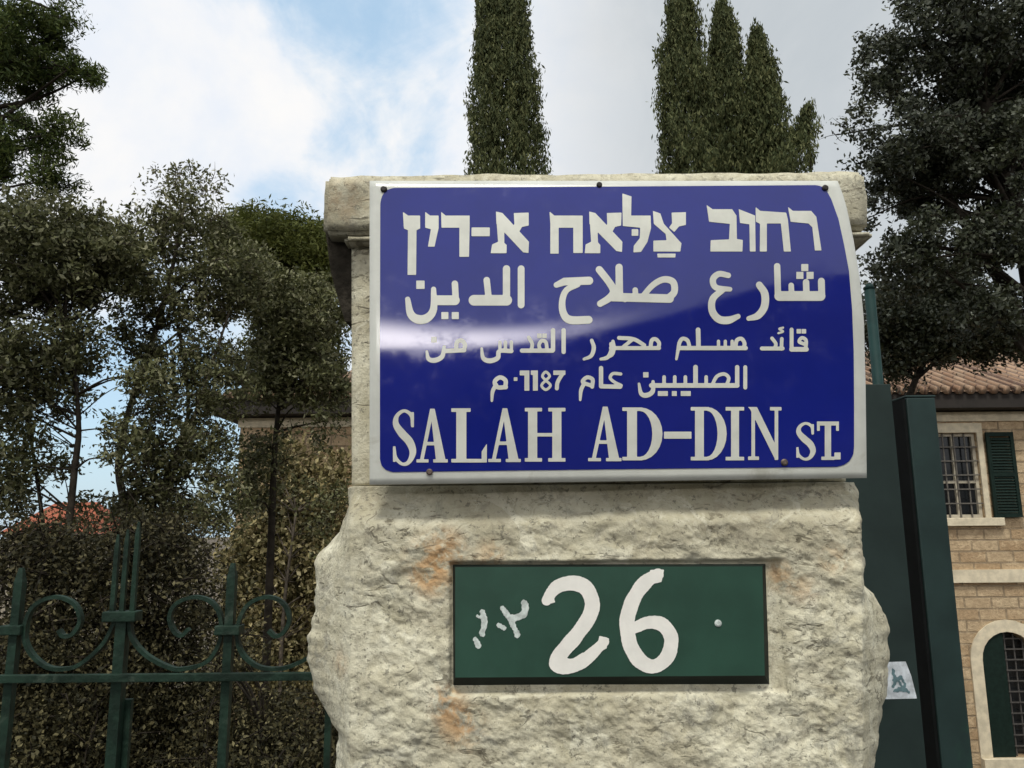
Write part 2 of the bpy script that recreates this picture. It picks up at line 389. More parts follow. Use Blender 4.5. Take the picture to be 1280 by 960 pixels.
# hip roof with tiles, rows of rounded tiles along the eave
ov = .42; zr0 = ze + .02; rx0, rx1, ry0, ry1 = vx0 - ov, vx1 + ov, YH - ov, YH + 6 + ov
ridge_z = ze + 1.74; ym = YH + 3
mb = MB().add([(rx0, ry0, zr0 + .28), (rx1, ry0, zr0 + .28), (rx1, ry1, zr0 + .28), (rx0, ry1, zr0 + .28), (rx0 + 3.4, ym, ridge_z), (rx1 - 3.4, ym, ridge_z)],
              [(0, 1, 5, 4), (1, 2, 5), (2, 3, 4, 5), (3, 0, 4)])
roof = mb.build('roof', M['tiles'], villa)
mb = MB(); x = rx0 + .1
sl = (ridge_z - zr0 - .28) / (ym - ry0)
while x < rx1:
    L = min(ym - ry0 - .1, (x - rx0) * .98, (rx1 - x) * .98) ; L = max(L, .15)
    mb.tube([(x, ry0 - .04, zr0 + .29), (x, ry0 + L, zr0 + .29 + sl * L)], [.075, .07], 6, True); x += .2
mb.build('tile_row', M['tiles'], roof, True)
MB().box(rx0 + .03, rx1 - .03, ry0 + .03, ry1 - .03, zr0 + .0, zr0 + .26).build('eave', M['soffit'], villa)
MB().box(vx0 - .05, vx1 + .05, YH - .07, YH - .002, hz(728), hz(712)).build('string_course', M['villa_trim'], villa)
MB().box(vx0 - .03, vx1 + .03, YH - .04, YH - .002, ze - .17, ze - .005).build('frieze', M['villa_trim'], villa)
def rect_window(o, shut):
    x0, x1, z0, z1, _ = o
    wn = MB().box(x0, x1, YH + .12, YH + .14, z0, z1).build('window', M['dark_glass'], villa)
    f = MB(); t_ = .055
    f.box(x0, x0 + t_, YH + .06, YH + .118, z0, z1).box(x1 - t_, x1, YH + .06, YH + .118, z0, z1)
    f.box(x0 + t_, x1 - t_, YH + .06, YH + .118, z1 - t_, z1).box(x0 + t_, x1 - t_, YH + .06, YH + .118, z0, z0 + t_)
    xm = (x0 + x1) / 2; zm = z0 + (z1 - z0) * .42
    f.box(xm - .03, xm + .03, YH + .065, YH + .117, z0 + t_, z1 - t_ ).box(x0 + t_, xm - .0301, YH + .07, YH + .116, zm - .022, zm + .022).box(xm + .0301, x1 - t_, YH + .07, YH + .116, zm - .022, zm + .022)
    f.build('frame', M['frame_paint'], wn)
    g = MB()
    for k in range(1, 4): xx = x0 + (x1 - x0) * k / 4; g.box(xx - .011, xx + .011, YH + .03, YH + .05, z0, z1)
    for k in range(1, 6): zz = z0 + (z1 - z0) * k / 6; g.box(x0, x1, YH + .01, YH + .028, zz - .011, zz + .011)
    g.build('grille', M['grille'], wn)
    MB().box(x0 - .12, x1 + .28, YH - .10, YH - .002, z0 - .14, z0 - .003, .01).build('sill', M['villa_trim'], wn)
    MB().box(x1 + .002, x1 + .10, YH - .03, YH - .002, z0, z1 + .002).build('jamb', M['villa_trim'], wn)
    MB().box(x0 - .1, x1 + .1, YH - .032, YH - .003, z1 + .004, z1 + .17).build('lintel', M['villa_trim'], wn)
    # shutter swung open, with louvres
    s = MB(); sx0, sx1, y1 = x1 + .125, x1 + .60, YH - .05
    s.box(sx0, sx0 + .06, y1 - .045, y1, z0, z1).box(sx1 - .06, sx1, y1 - .045, y1, z0, z1)
    for zz in (z0, (z0 + z1) / 2 - .035, z1 - .07): s.box(sx0 + .06, sx1 - .06, y1 - .045, y1, zz, zz + .07)
    k = z0 + .08
    while k < z1 - .1:
        s.hexa([(sx0 + .06, y1 - .04, k), (sx1 - .06, y1 - .04, k), (sx1 - .06, y1 - .03, k), (sx0 + .06, y1 - .03, k),
                (sx0 + .06, y1 - .012, k + .045), (sx1 - .06, y1 - .012, k + .045), (sx1 - .06, y1 - .002, k + .045), (sx0 + .06, y1 - .002, k + .045)]); k += .05
    s.build('shutter', M['shutter'], villa)
rect_window(win, True); rect_window(win2, True)
def arch_window(o):
    x0, x1, z0, z1, _ = o; lp = loop_of(o); n = len(lp)
    wn = MB().add([(x, YH + .2, z) for x, z in lp], [tuple(range(n))]).build('window', M['dark_glass'], villa)
    cx, r_ = (x0 + x1) / 2, (x1 - x0) / 2; cz = z1 - r_
    s = MB(); ring = []
    for k in range(13):
        a = k * math.pi / 12; ring.append([(cx + q * math.cos(a), y, cz + q * math.sin(a)) for q, y in ((r_ + .004, YH - .03), (r_ + .2, YH - .03), (r_ + .2, YH - .002), (r_ + .004, YH - .002))])
    for k in range(12): s.hexa([ring[k][0], ring[k][1], ring[k][2], ring[k][3], ring[k + 1][0], ring[k + 1][1], ring[k + 1][2], ring[k + 1][3]])
    s.box(x0 - .2, x0 - .004, YH - .03, YH - .002, z0, cz).box(x1 + .004, x1 + .2, YH - .03, YH - .002, z0, cz)
    s.build('surround', M['villa_trim'], wn)
    g = MB()
    for k in range(1, 6):
        xx = x0 + (x1 - x0) * k / 6; hh = cz + math.sqrt(max(0, r_ * r_ - (xx - cx) ** 2)); g.box(xx - .011, xx + .011, YH + .07, YH + .09, z0, hh)
    zz = z0 + .16
    while zz < z1 - .08:
        hw = r_ if zz < cz else math.sqrt(max(0, r_ * r_ - (zz - cz) ** 2)); g.box(cx - hw, cx + hw, YH + .05, YH + .068, zz - .01, zz + .01); zz += .17
    g.build('grille', M['grille_dark'], wn)
    sh = [(x, z) for x, z in lp if x <= cx + .001] ; sh = sorted([q for q in sh if q[1] > z0 + .001], key=lambda q: q[0])
    sh = [(x0 + .004, z0 + .003), (cx - .06, z0 + .003), (cx - .06, cz + math.sqrt(r_ * r_ - .06 ** 2) - .006)] + [(cx - (r_ - .006) * math.cos(k * math.pi / 24), cz + (r_ - .006) * math.sin(k * math.pi / 24)) for k in range(11, -1, -1)]
    m_ = len(sh); MB().add([(x, y, z) for y in (YH + .002, YH + .045) for x, z in sh], [tuple(range(m_)), tuple(range(2 * m_ - 1, m_ - 1, -1))] + [(i, m_ + i, m_ + (i + 1) % m_, (i + 1) % m_) for i in range(m_)]).build('shutter', M['shutter'], wn)
    MB().box(x0 - .2, x1 + .2, YH - .12, YH - .002, z0 - .16, z0 - .004).build('sill', M['villa_trim'], wn)
arch_window(arch); arch_window(arch2)

# far house with a red roof, glimpsed through the left trees
M['far_wall'] = mat_ashlar('far_house_stone', (.33, .29, .23), (.40, .36, .28), (.3, .27, .22))
M['red_tiles'] = mat_plain('red_roof_tiles', (.26, .07, .032), .85, .25, 4, .2)
YF = 45.0
a0, a1 = at(10, 650, YF), at(118, 650, YF); zf = at(60, 668, YF).z; zt = at(60, 626, YF).z
far = empty('far_house', ((a0.x + a1.x) / 2, YF, -6), 'distant house with a red roof seen through the left trees', 'house')
MB().box(a0.x, a1.x, YF, YF + 5, -9, zf).build('wall', M['far_wall'], far)
MB().add([(a0.x - .4, YF - .4, zf + .01), (a1.x + .4, YF - .4, zf + .01), (a1.x + .4, YF + 5.4, zf + .01), (a0.x - .4, YF + 5.4, zf + .01), (a0.x + 1.2, YF + 2.5, zt), (a1.x - 1.2, YF + 2.5, zt)],
         [(0, 1, 5, 4), (1, 2, 5), (2, 3, 4, 5), (3, 0, 4), (3, 2, 1, 0)]).build('roof', M['red_tiles'], far)
for k in (0.25, 0.7):
    x = a0.x + (a1.x - a0.x) * k; MB().box(x, x + .8, YF - .04, YF - .003, zf - 2.2, zf - .8).build('window', M['dark_glass'], far)

# ------------------------------------------------------------------ trees
def leaf_mesh(name, P, size, mat, parent, aspect=2.2, up_bias=0.0, jitter=.5):
    n = len(P); P = np.asarray(P, float)
    d = RNG.normal(size=(n, 3)); d[:, 2] += up_bias; d /= np.linalg.norm(d, axis=1, keepdims=True)
    e = RNG.normal(size=(n, 3)); e -= d * (e * d).sum(1, keepdims=True); e /= np.linalg.norm(e, axis=1, keepdims=True)
    L = size * (1 + jitter * (RNG.random((n, 1)) * 2 - 1)); Wd = L / aspect
    nrm = np.cross(d, e)
    V = np.stack([P - d * L / 2, P + e * Wd / 2 + nrm * Wd * .12, P + d * L / 2, P - e * Wd / 2 + nrm * Wd * .12], 1).reshape(-1, 3)
    V = V - np.array(world_loc(parent))
    me = bpy.data.meshes.new(name)
    me.vertices.add(4 * n); me.vertices.foreach_set('co', V.astype(np.float32).ravel())
    me.loops.add(4 * n); me.loops.foreach_set('vertex_index', np.arange(4 * n, dtype=np.int32))
    me.polygons.add(n); me.polygons.foreach_set('loop_start', np.arange(0, 4 * n, 4, dtype=np.int32))
    me.polygons.foreach_set('loop_total', np.full(n, 4, dtype=np.int32))
    me.update(calc_edges=True); me.validate(); me.materials.append(mat)
    o = bpy.data.objects.new(name, me); COL.objects.link(o); o.parent = parent
    return o

def crown_tree(name, label, cat, Y, blobs, trunk, mats, leaf=.05, group=None, aspect=2.2, spread=.16, tr=.07, limbs=26, up_bias=0.0, extra_trunks=(), dens=1.9):
    """blobs: (px, py, rx, ry, depth offset, depth radius, clusters, leaves per cluster); trunk: list of px,py points from the ground up"""
    tp = [at(px, py, Y) for px, py in trunk]
    base = Vector((tp[0].x, Y, terrain_z(tp[0].x, Y) - .05))
    root = empty(name, base, label, cat, group)
    pts = []; cents = []; twigs = []
    s = Y / 1000.0
    for (px, py, rx, ry, dy, dr, nc, nl) in blobs:
        c = np.array(at(px, py, Y + dy)); k = (Y + dy) / 1000.0
        for _ in range(nc):
            v = RNG.normal(size=3); v /= np.linalg.norm(v); v *= RNG.random() ** .38
            q = c + v * np.array([rx * k, dr, ry * k]); cents.append(q)
            sp = spread * (.6 + .8 * RNG.random())
            nn = max(3, int(nl * dens * (.5 + RNG.random()))); dv = RNG.normal(size=(nn, 3)); dv /= np.linalg.norm(dv, axis=1, keepdims=True)
            pts.append(q + dv * RNG.random((nn, 1)) ** .5 * 1.75 * np.array([sp, sp, sp * .75]))
            for _t in range(2 if Y < 10 else 0):
                e_ = dv[_t] * sp * 1.5; twigs.append((q - e_ * .2, q + e_))
    mb = MB()
    path = [base] + tp[1:] if len(tp) > 1 else [base, tp[0]]
    path = [Vector(p) for p in spline([tuple(p) for p in path], 5)]
    mb.tube(path, [tr * (1 - .72 * i / (len(path) - 1)) for i in range(len(path))], 8)
    for et in extra_trunks:
        ep = [Vector(p) for p in spline([tuple(at(px, py, Y + dy)) for px, py, dy in et], 5)]
        mb.tube(ep, [tr * .55 * (1 - .7 * i / (len(ep) - 1)) for i in range(len(ep))], 6)
    idx = RNG.choice(len(cents), min(int(limbs * 2.6), len(cents)), replace=False)
    for i in idx:
        q = Vector(cents[i]); cand = path[len(path) // 3:]
        st = min(cand, key=lambda p: (p - q).length * random.uniform(.7, 1.4) + max(0, p.z - q.z) * 1.5)
        mid = (st + q) / 2 + Vector((random.uniform(-.1, .1), random.uniform(-.1, .1), random.uniform(.0, .18))) * (q - st).length
        lp = [Vector(p) for p in spline([tuple(st), tuple(mid), tuple(q)], 4)]
        r_ = min(tr * random.uniform(.12, .34), .012 + .012 * (q - st).length) * (1 if Y < 20 else 2); mb.tube(lp, [r_ * (1 - .8 * k / (len(lp) - 1)) for k in range(len(lp))], 5)
    for a_, b_ in twigs: mb.tube([a_, (a_ + b_) / 2 + RNG.normal(size=3) * .012, b_], [.0045, .0035, .001], 3, False)
    mb.build('trunk', mats[1], root, True)
    leaf_mesh('crown', np.concatenate(pts), leaf * .72, mats[0], root, aspect, up_bias)
    return root

L_olive = mat_leaf('olive_foliage', [(.044, .050, .019), (.092, .098, .036), (.155, .16, .064), (.29, .28, .17)], .25, .6, .3)
L_dark = mat_leaf('dark_oak_foliage', [(.016, .022, .009), (.033, .041, .017), (.060, .068, .032), (.15, .165, .125)], .18, .5, .4)
L_pine = mat_leaf('pine_foliage', [(.026, .042, .012), (.055, .082, .018), (.095, .125, .026), (.13, .15, .045)], .25, .65, .2)
L_green = mat_leaf('bright_pine_foliage', [(.060, .075, .016), (.095, .110, .024), (.135, .145, .038)], .3, .65, .2)
L_cyp = mat_leaf('cypress_foliage', [(.045, .060, .024), (.105, .122, .050), (.18, .185, .080)], .3, .7, .15)
L_shrub = mat_leaf('shrub_foliage', [(.014, .014, .007), (.034, .032, .014), (.070, .062, .028), (.19, .165, .08)], .22, .65, .2)
L_tan = mat_leaf('tan_creeper_foliage', [(.06, .056, .022), (.17, .15, .062), (.36, .30, .14), (.52, .45, .26)], .25, .7, .2)
B_bark = mat_bark('grey_bark', (.075, .062, .048)); B_dark = mat_bark('dark_bark', (.03, .025, .019))

crown_tree('pine_tree', 'dark pine with tufted needles reaching in at the upper left corner', 'tree', 7.0,
    [(30, 60, 55, 70, 0, .5, 90, 60), (10, 190, 75, 50, .1, .5, 55, 50), (85, 165, 22, 24, -.1, .2, 10, 38), (95, 90, 26, 16, 0, .2, 12, 40), (70, 20, 25, 30, 0, .3, 14, 40), (-60, 100, 90, 160, .3, .9, 160, 60), (60, 215, 35, 24, 0, .3, 14, 45), (115, 100, 8, 7, 0, .1, 3, 24)],
    [(-95, 900), (-90, 500), (-70, 200), (-40, -60)], (L_pine, B_dark), .075, None, 4.0, .085, .13, 40, dens=2.5)
crown_tree('olive_tree', 'grey green olive tree with loose crown at the far left edge', 'tree', 6.0,
    [(40, 320, 95, 80, 0, .7, 170, 70), (130, 330, 60, 70, .1, .5, 70, 60), (20, 460, 90, 75, 0, .7, 120, 60), (90, 430, 30, 50, 0, .4, 24, 46), (10, 580, 55, 70, 0, .6, 60, 55), (-80, 400, 80, 160, .2, .7, 110, 60), (185, 470, 25, 30, 0, .2, 12, 40), (150, 560, 26, 40, 0, .3, 14, 36)],
    [(60, 930), (88, 640), (98, 520), (80, 380)], (L_olive, B_dark), .062, 'olive trees behind the fence', 2.4, .095, .035, 34, dens=1.55, extra_trunks=[[(70, 820, .1), (52, 640, .2), (30, 500, .2), (10, 400, .1)]])
crown_tree('olive_tree', 'taller olive tree with airy top and bare slanting stems behind the scrolls', 'tree', 6.8,
    [(240, 270, 62, 40, 0, .5, 50, 46), (200, 300, 40, 40, 0, .4, 32, 44), (285, 340, 50, 55, .1, .5, 75, 60), (230, 380, 50, 40, 0, .4, 50, 50), (170, 350, 30, 60, 0, .4, 36, 50), (190, 560, 40, 26, 0, .4, 24, 42), (270, 470, 42, 60, .1, .5, 60, 52), (200, 465, 26, 34, 0, .3, 20, 44), (245, 225, 55, 14, 0, .3, 14, 26), (200, 640, 60, 30, 0, .4, 34, 46), (260, 560, 34, 40, 0, .4, 40, 44), (275, 630, 30, 40, 0, .4, 36, 44), (195, 520, 30, 30, 0, .3, 22, 40), (240, 500, 26, 40, 0, .3, 20, 40), (205, 600, 40, 30, 0, .3, 30, 40), (180, 430, 30, 26, 0, .3, 22, 44), (130, 640, 50, 22, 0, .3, 24, 44)],
    [(165, 930), (158, 700), (150, 560), (205, 380), (230, 260)], (L_olive, B_bark), .060, 'olive trees behind the fence', 2.4, .085, .045, 36, dens=1.5,
    extra_trunks=[[(170, 800, 0), (190, 640, .1), (235, 520, .1), (215, 370, 0), (195, 280, 0)], [(200, 640, 0), (250, 500, 0), (290, 380, 0)]])
crown_tree('olive_tree', 'bushy olive tree beside the pillar, in front of the villa corner', 'tree', 8.0,
    [(375, 395, 62, 55, 0, .6, 110, 56), (330, 460, 45, 50, 0, .5, 60, 50), (400, 440, 40, 30, 0, .5, 34, 48), (372, 484, 62, 26, 0, .5, 60, 46), (415, 500, 24, 50, 0, .4, 26, 40), (320, 350, 40, 40, 0, .4, 40, 50), (350, 560, 55, 50, 0, .5, 16, 34), (400, 640, 40, 60, 0, .5, 14, 34), (315, 600, 30, 60, 0, .4, 26, 40)],
    [(330, 940), (338, 700), (345, 540), (362, 420)], (L_olive, B_dark), .066, 'olive trees behind the fence', 2.2, .10, .05, 30, dens=1.6)
crown_tree('pine_tree', 'bright green pine standing behind the villa left of the pillar', 'tree', 24.0,
    [(345, 318, 84, 48, 0, 2.0, 300, 70), (330, 300, 50, 30, 0, 1.5, 80, 60), (400, 330, 45, 50, 0, 1.5, 100, 60), (370, 420, 60, 60, 0, 2, 120, 60)],
    [(360, 700), (360, 500), (358, 320)], (L_green, B_dark), .22, None, 3.5, .34, .25, 20)
RIGHT = [(1190, 60, 110, 80, 0, .9, 150, 60), (1135, 190, 66, 60, -.1, .6, 56, 55), (1215, 215, 85, 85, .2, .9, 150, 66), (1108, 95, 40, 45, 0, .4, 20, 44), (1065, 155, 24, 16, 0, .3, 8, 22), (1155, 320, 60, 50, 0, .6, 60, 55), (1250, 300, 50, 46, -.2, .4, 34, 50), (1235, 395, 50, 30, -.1, .4, 30, 50), (1095, 260, 22, 26, 0, .3, 6, 30), (1300, 120, 70, 120, .3, .9, 150, 70), (1240, 100, 60, 80, .3, .6, 90, 70), (1190, -40, 120, 50, 0, .8, 70, 55), (1140, 215, 45, 60, .2, .5, 40, 50)]
crown_tree('oak_tree', 'big dark broadleaf tree leaning over the gate at upper right', 'tree', 7.0, RIGHT,
    [(1330, 950), (1318, 600), (1285, 330), (1240, 160), (1200, 40)], (L_dark, B_dark), .062, None, 1.9, .085, .13, 60, extra_trunks=[[(1310, 480, 0), (1240, 330, .1), (1170, 230, .1), (1120, 170, 0)]])
crown_tree('bay_tree', 'low dense dark tree in front of the villa roof, under the big tree', 'tree', 9.5,
    [(1190, 410, 90, 40, 0, .7, 170, 70), (1120, 400, 40, 60, 0, .6, 70, 60), (1260, 420, 60, 30, 0, .6, 70, 60), (1180, 360, 45, 30, 0, .5, 40, 55), (1125, 455, 18, 30, .2, .3, 16, 50)],
    [(1105, 940), (1112, 700), (1130, 520), (1170, 420)], (L_dark, B_dark), .075, None, 1.9, .15, .09, 26)

def cypress(label, Y, apx, apy, half, y_at, seed, n, power=.8, rag=.25, lean=0, group='dark cypress trees beyond the villa'):
    """a columnar tree whose half width is `half` px at image row y_at"""
    rng = np.random.default_rng(seed)
    top = at(apx, apy, Y); zb = terrain_z(0, Y); H = top.z - zb
    root = empty('cypress_tree', (top.x, Y, zb), label, 'tree', group)
    k = Y / 1000.0
    zr = at(apx, y_at, Y).z
    href = (top.z - zr) / H
    def prof(t): return half * k * np.minimum((t / href) ** power, 1.25 * (1.0 + .05 * t))
    nt = n // 14                                               # upright sprays, each a tuft of small leaves
    tt = rng.random(nt) ** 1.1 * .93; a = rng.random(nt) * 2 * math.pi
    lump = np.array([mnoise.noise(Vector((math.cos(x) * 1.4 + seed, math.sin(x) * 1.4, t * H * .8))) + .6 * mnoise.noise(Vector((math.cos(x) * 4 + seed, math.sin(x) * 4, t * H * 1.3))) for x, t in zip(a, tt)])
    r_ = prof(tt) * (1 + rag * lump) * (1 - .75 * rng.random(nt) ** 1.8) + .02
    C = np.stack([top.x + np.cos(a) * r_, Y + np.sin(a) * r_, top.z - tt * H + .1 * rng.normal(size=nt)], 1)
    P = np.repeat(C, 14, 0); off = rng.uniform(-1.6, 1.6, size=P.shape) * np.array([.06, .06, .20]) * np.repeat(.5 + rng.random(nt), 14)[:, None]
    P = P + off; P[:, 0] += lean * k * (top.z - P[:, 2]) / H / href; P[:, :2] += (P[:, :2] - np.array([top.x, Y])) * (off[:, 2:3] * .25)
    m_ = MB().tube([(top.x, Y, zb - .1), (top.x, Y, zb + H * .5), (top.x, Y, zb + H * .97)], [.16, .10, .015], 8)
    m_.build('trunk', B_dark, root, True)
    leaf_mesh('crown', P, .15, L_cyp, root, 3.4, 2.6)
    return root
cypress('tall single cypress rising straight behind the middle of the sign', 23.0, 618, -250, 51, 212, 3, 170000, .80, .14, 15)
cypress('tallest of the three clustered cypresses, leftmost of the cluster', 22.0, 849, -4, 30, 100, 5, 85000, .36, .62)
cypress('middle cypress of the cluster, slightly lower than its left neighbour', 22.6, 902, 14, 27, 100, 8, 95000, .60, .62)
cypress('shortest spire on the right flank of the cypress cluster', 22.2, 946, 46, 22, 110, 11, 85000, .66, .62)
cypress('small cypress tip standing apart at the right of the cluster', 21.0, 1008, 142, 19, 190, 14, 24000, .55, .9, -18)

def shrub(label, Y, blobs, mat, leaf, spread=.09):
    return crown_tree('garden_shrub', label, 'shrub', Y, blobs, [(blobs[0][0], 1150), (blobs[0][0] + 6, blobs[0][1])], (mat, B_dark), leaf, 'shrubs behind the iron fence', 1.9, spread, .03, 30, dens=3.0)
shrub('dark leafy shrub behind the leftmost fence scroll', 3.6, [(40, 810, 110, 120, 0, .45, 130, 62), (-40, 900, 90, 140, 0, .4, 120, 60), (70, 920, 90, 90, -.1, .4, 110, 60), (50, 690, 70, 36, 0, .3, 50, 50)], L_shrub, .027)
shrub('dark leafy shrub behind the thick clustered fence post', 3.9, [(190, 820, 100, 120, 0, .45, 130, 62), (190, 930, 100, 90, 0, .4, 120, 60), (190, 690, 70, 40, 0, .3, 50, 50)], L_shrub, .028)
shrub('straggly brown shrub low against the pillar behind the right scroll', 3.7, [(330, 940, 90, 66, 0, .4, 100, 60), (290, 830, 26, 50, 0, .3, 14, 40), (420, 930, 50, 80, 0, .3, 50, 50)], L_shrub, .027)
crown_tree('wall_creeper', 'tan and yellow creeper climbing the villa corner left of the pillar', 'climber', 12.8,
    [(370, 600, 70, 60, .5, .3, 90, 40), (360, 700, 80, 70, .5, .3, 150, 44), (320, 790, 50, 70, .4, .3, 90, 40), (370, 830, 60, 50, .4, .3, 70, 40), (410, 700, 30, 120, .4, .3, 60, 40)],
    [(350, 1000), (352, 800), (370, 640)], (L_tan, B_bark), .11, None, 1.7, .20, .05, 30)

# ------------------------------------------------------------------ gate pillar
def sstep(a, b, x): t = min(1, max(0, (x - a) / (b - a))); return t * t * (3 - 2 * t)
YP = 1.0
LEFT = [(590, 438), (606, 437), (642, 437), (655, 430), (668, 421), (680, 411), (692, 401), (706, 394), (730, 391), (765, 390), (800, 387), (830, 389), (850, 393), (880, 402), (905, 409), (930, 418), (960, 424), (1000, 428), (1100, 436)]
RIGHTP = [(590, 1060), (606, 1060), (625, 1067), (660, 1069), (700, 1071), (736, 1073), (742, 1081), (750, 1092), (765, 1100), (785, 1107), (800, 1112), (850, 1113), (885, 1108), (905, 1104), (930, 1099), (960, 1097), (1000, 1092), (1100, 1085)]
def jag(py, k):
    v = mnoise.noise(Vector((k, py * .021, 0))) * 2.4; f = v - math.floor(v)
    return (math.floor(v) + sstep(.55, 1, f)) / 2.4 * 7 + 2.0 * mnoise.noise(Vector((k + 5, py * .07, 0)))
def interp(tab, y): return float(np.interp(y, [a for a, b in tab], [b for a, b in tab]))

def rock_part(name, py0, py1, mat, parent, depth, rows, nfront, face, lx, rx, yfront, bulge=True, side_n=40):
    """ring-by-ring rough block; py0..py1 are photo rows of the front face; lx, rx give the silhouette, face(x, z, py) the front relief"""
    V = []; ringn = None
    for j in range(rows + 1):
        py = py0 + (py1 - py0) * j / rows
        z = at(640, py, yfront).z
        cl_ = at(438.5, py, yfront); cr_ = at(min(rx(py), 1072), py, yfront)
        xl, xr = cl_.x, cr_.x
        bl = at(lx(py), py, yfront + .05).x - xl; br_ = at(rx(py), py, yfront + .05).x - xr
        if not bulge: bl = br_ = 0
        ring = []
        for i in range(nfront + 1):
            u = i / nfront; x = xl + (xr - xl) * u
            e = min(u, 1 - u) * (xr - xl)
            ring.append((x, yfront - face(x, z, py) + .006 * (1 - sstep(0, .007, e)) ** 2, z))
        for k in range(1, side_n):
            t = k / side_n; g = min(1, (t / .09)) ** .6 * (1 - .35 * max(0, t - .3))
            nz = mnoise.fractal(Vector((xr + 3, t * depth * 13, z * 13)), .9, 2.1, 5)
            ring.append((xr + br_ * g + (.010 * nz * sstep(0, .06, t) if bulge else 0), yfront + depth * t, z))
        for i in range(9): ring.append((xr + (xl - xr) * i / 8, yfront + depth, z))
        for k in range(side_n - 1, 0, -1):
            t = k / side_n; g = min(1, (t / .09)) ** .6 * (1 - .35 * max(0, t - .3))
            nz = mnoise.fractal(Vector((xl - 3, t * depth * 13, z * 13)), .9, 2.1, 5)
            ring.append((xl + bl * g - (.010 * nz * sstep(0, .06, t) if bulge else 0), yfront + depth * t, z))
        ringn = len(ring); V += ring
    Fc = []
    for j in range(rows):
        for i in range(ringn): Fc.append((j * ringn + i, (j + 1) * ringn + i, (j + 1) * ringn + (i + 1) % ringn, j * ringn + (i + 1) % ringn))
    Fc.append(tuple(range(ringn))); Fc.append(tuple(rows * ringn + i for i in range(ringn - 1, -1, -1)))
    return link_mesh(name, V, Fc, mat, parent, True)

def rough_face(x, z, py):
    p = Vector((x * 7, 0.3, z * 9)); q = Vector((x * 26, 1.7, z * 32))
    a = mnoise.fractal(p, .9, 2.1, 5); b_ = mnoise.fractal(q, .8, 2.2, 4); c_ = mnoise.ridged_multi_fractal(Vector((x * 9 + 5, 2, z * 13)), .9, 2.1, 4, 1.0, 2.0)
    edge = 648 + 10 * mnoise.noise(Vector((x * 9, 4, 0))) + 5 * mnoise.noise(Vector((x * 40, 4, 0)))
    pr = .026 * sstep(edge - 34, edge + 12, py)
    # the number plate sits in a cut pocket: flatten behind it
    px = 640 + x / .985 * 1000
    k = sstep(-3, 3, min(px - 563, 967 - px, py - 702, 863 - py))
    v1 = mnoise.fractal(Vector((x * 11 + 3, 1.1, z * 15 + x * 5)), .75, 2.1, 5) * 4.0; f1 = v1 - math.floor(v1)
    v2 = mnoise.fractal(Vector((x * 30 - z * 16, 6.1, z * 38)), .8, 2.1, 4) * 3.0; f2 = v2 - math.floor(v2)
    terr = (math.floor(v1) + sstep(.80, 1.0, f1)) / 4.0; ter2 = (math.floor(v2) + sstep(.75, 1.0, f2)) / 3.0   # flaked ledges with crisp lips
    rough = .0040 * a + .0022 * b_ + .0022 * (c_ - 1.0) + .0046 * terr + .0014 * ter2
    rough *= .45 + .55 * sstep(438, 486, px + 14 * mnoise.noise(Vector((z * 14, 3, 8))))      # dressed margin along the left arris
    return pr + rough * (.35 + .65 * sstep(edge - 10, edge + 20, py)) * (1 - k) - .008 * k

pillar = empty('stone_gate_pillar', at(760, 660, 1.25) - Vector((0, 0, EYE)), 'rough pale limestone gate pillar carrying the street sign and number plate', 'pillar')
pillar.location.z = 0
rock_part('rough_block', 606, 1075, M['stone'], pillar, .52, 230, 300, rough_face, lambda y: interp(LEFT, y) + jag(y, 2.0) * sstep(640, 690, y), lambda y: interp(RIGHTP, y) + .55 * jag(y, 7.0), YP + .016)
def smooth_face(x, z, py): return .002 * mnoise.fractal(Vector((x * 14, 9, z * 14)), .9, 2.1, 4)
rock_part('shaft_block', 285, 605, M['stone'], pillar, .52, 70, 60, smooth_face, lambda y: 441, lambda y: 1060, YP + .022, False)
rock_part('base_block', 1077, 2350, M['stone'], pillar, .52, 90, 60, lambda x, z, py: .012 * mnoise.fractal(Vector((x * 7, 4, z * 8)), .9, 2.1, 5), lambda y: 430, lambda y: 1090, YP)
# capstone: two stacked slabs with worn edges
def worn_slab(mb, x0, x1, y0, y1, z0, z1, amp, n=90, m_=6, seed=0):
    bm = bmesh.new(); bmesh.ops.create_cube(bm, size=1)
    for v in bm.verts: v.co = ((x0 + x1) / 2 + v.co.x * (x1 - x0), (y0 + y1) / 2 + v.co.y * (y1 - y0), (z0 + z1) / 2 + v.co.z * (z1 - z0))
    bmesh.ops.bevel(bm, geom=bm.edges[:], offset=.006, segments=2, affect='EDGES')
    bmesh.ops.subdivide_edges(bm, edges=[e for e in bm.edges if e.calc_length() > .2], cuts=50, use_grid_fill=True)
    bmesh.ops.subdivide_edges(bm, edges=[e for e in bm.edges if e.calc_length() > .04], cuts=6, use_grid_fill=True)
    for v in bm.verts:
        p = v.co * 24; d = Vector((mnoise.fractal(p + Vector((seed, 0, 0)), .9, 2, 4), mnoise.fractal(p + Vector((9 + seed, 3, 0)), .9, 2, 4), mnoise.fractal(p + Vector((0, 7, 5 + seed)), .9, 2, 4)))
        v.co += d * amp
    bm.verts.index_update()
    mb.add([v.co[:] for v in bm.verts], [[v.index for v in f.verts] for f in bm.faces]); bm.free(); return mb
YC = .9945
c0, c1 = at(404, 250, YC), at(1085, 250, YC)
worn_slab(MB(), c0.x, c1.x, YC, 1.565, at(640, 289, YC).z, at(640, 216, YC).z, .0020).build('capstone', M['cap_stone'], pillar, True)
d0, d1 = at(430, 292, .9985), at(1093, 292, .9985)
worn_slab(MB(), d0.x, d1.x, .9985, 1.55, at(640, 300, .9985).z, at(640, 289, YC).z - .003, .0015, seed=3).build('cap_bed', M['cap_stone'], pillar, True)

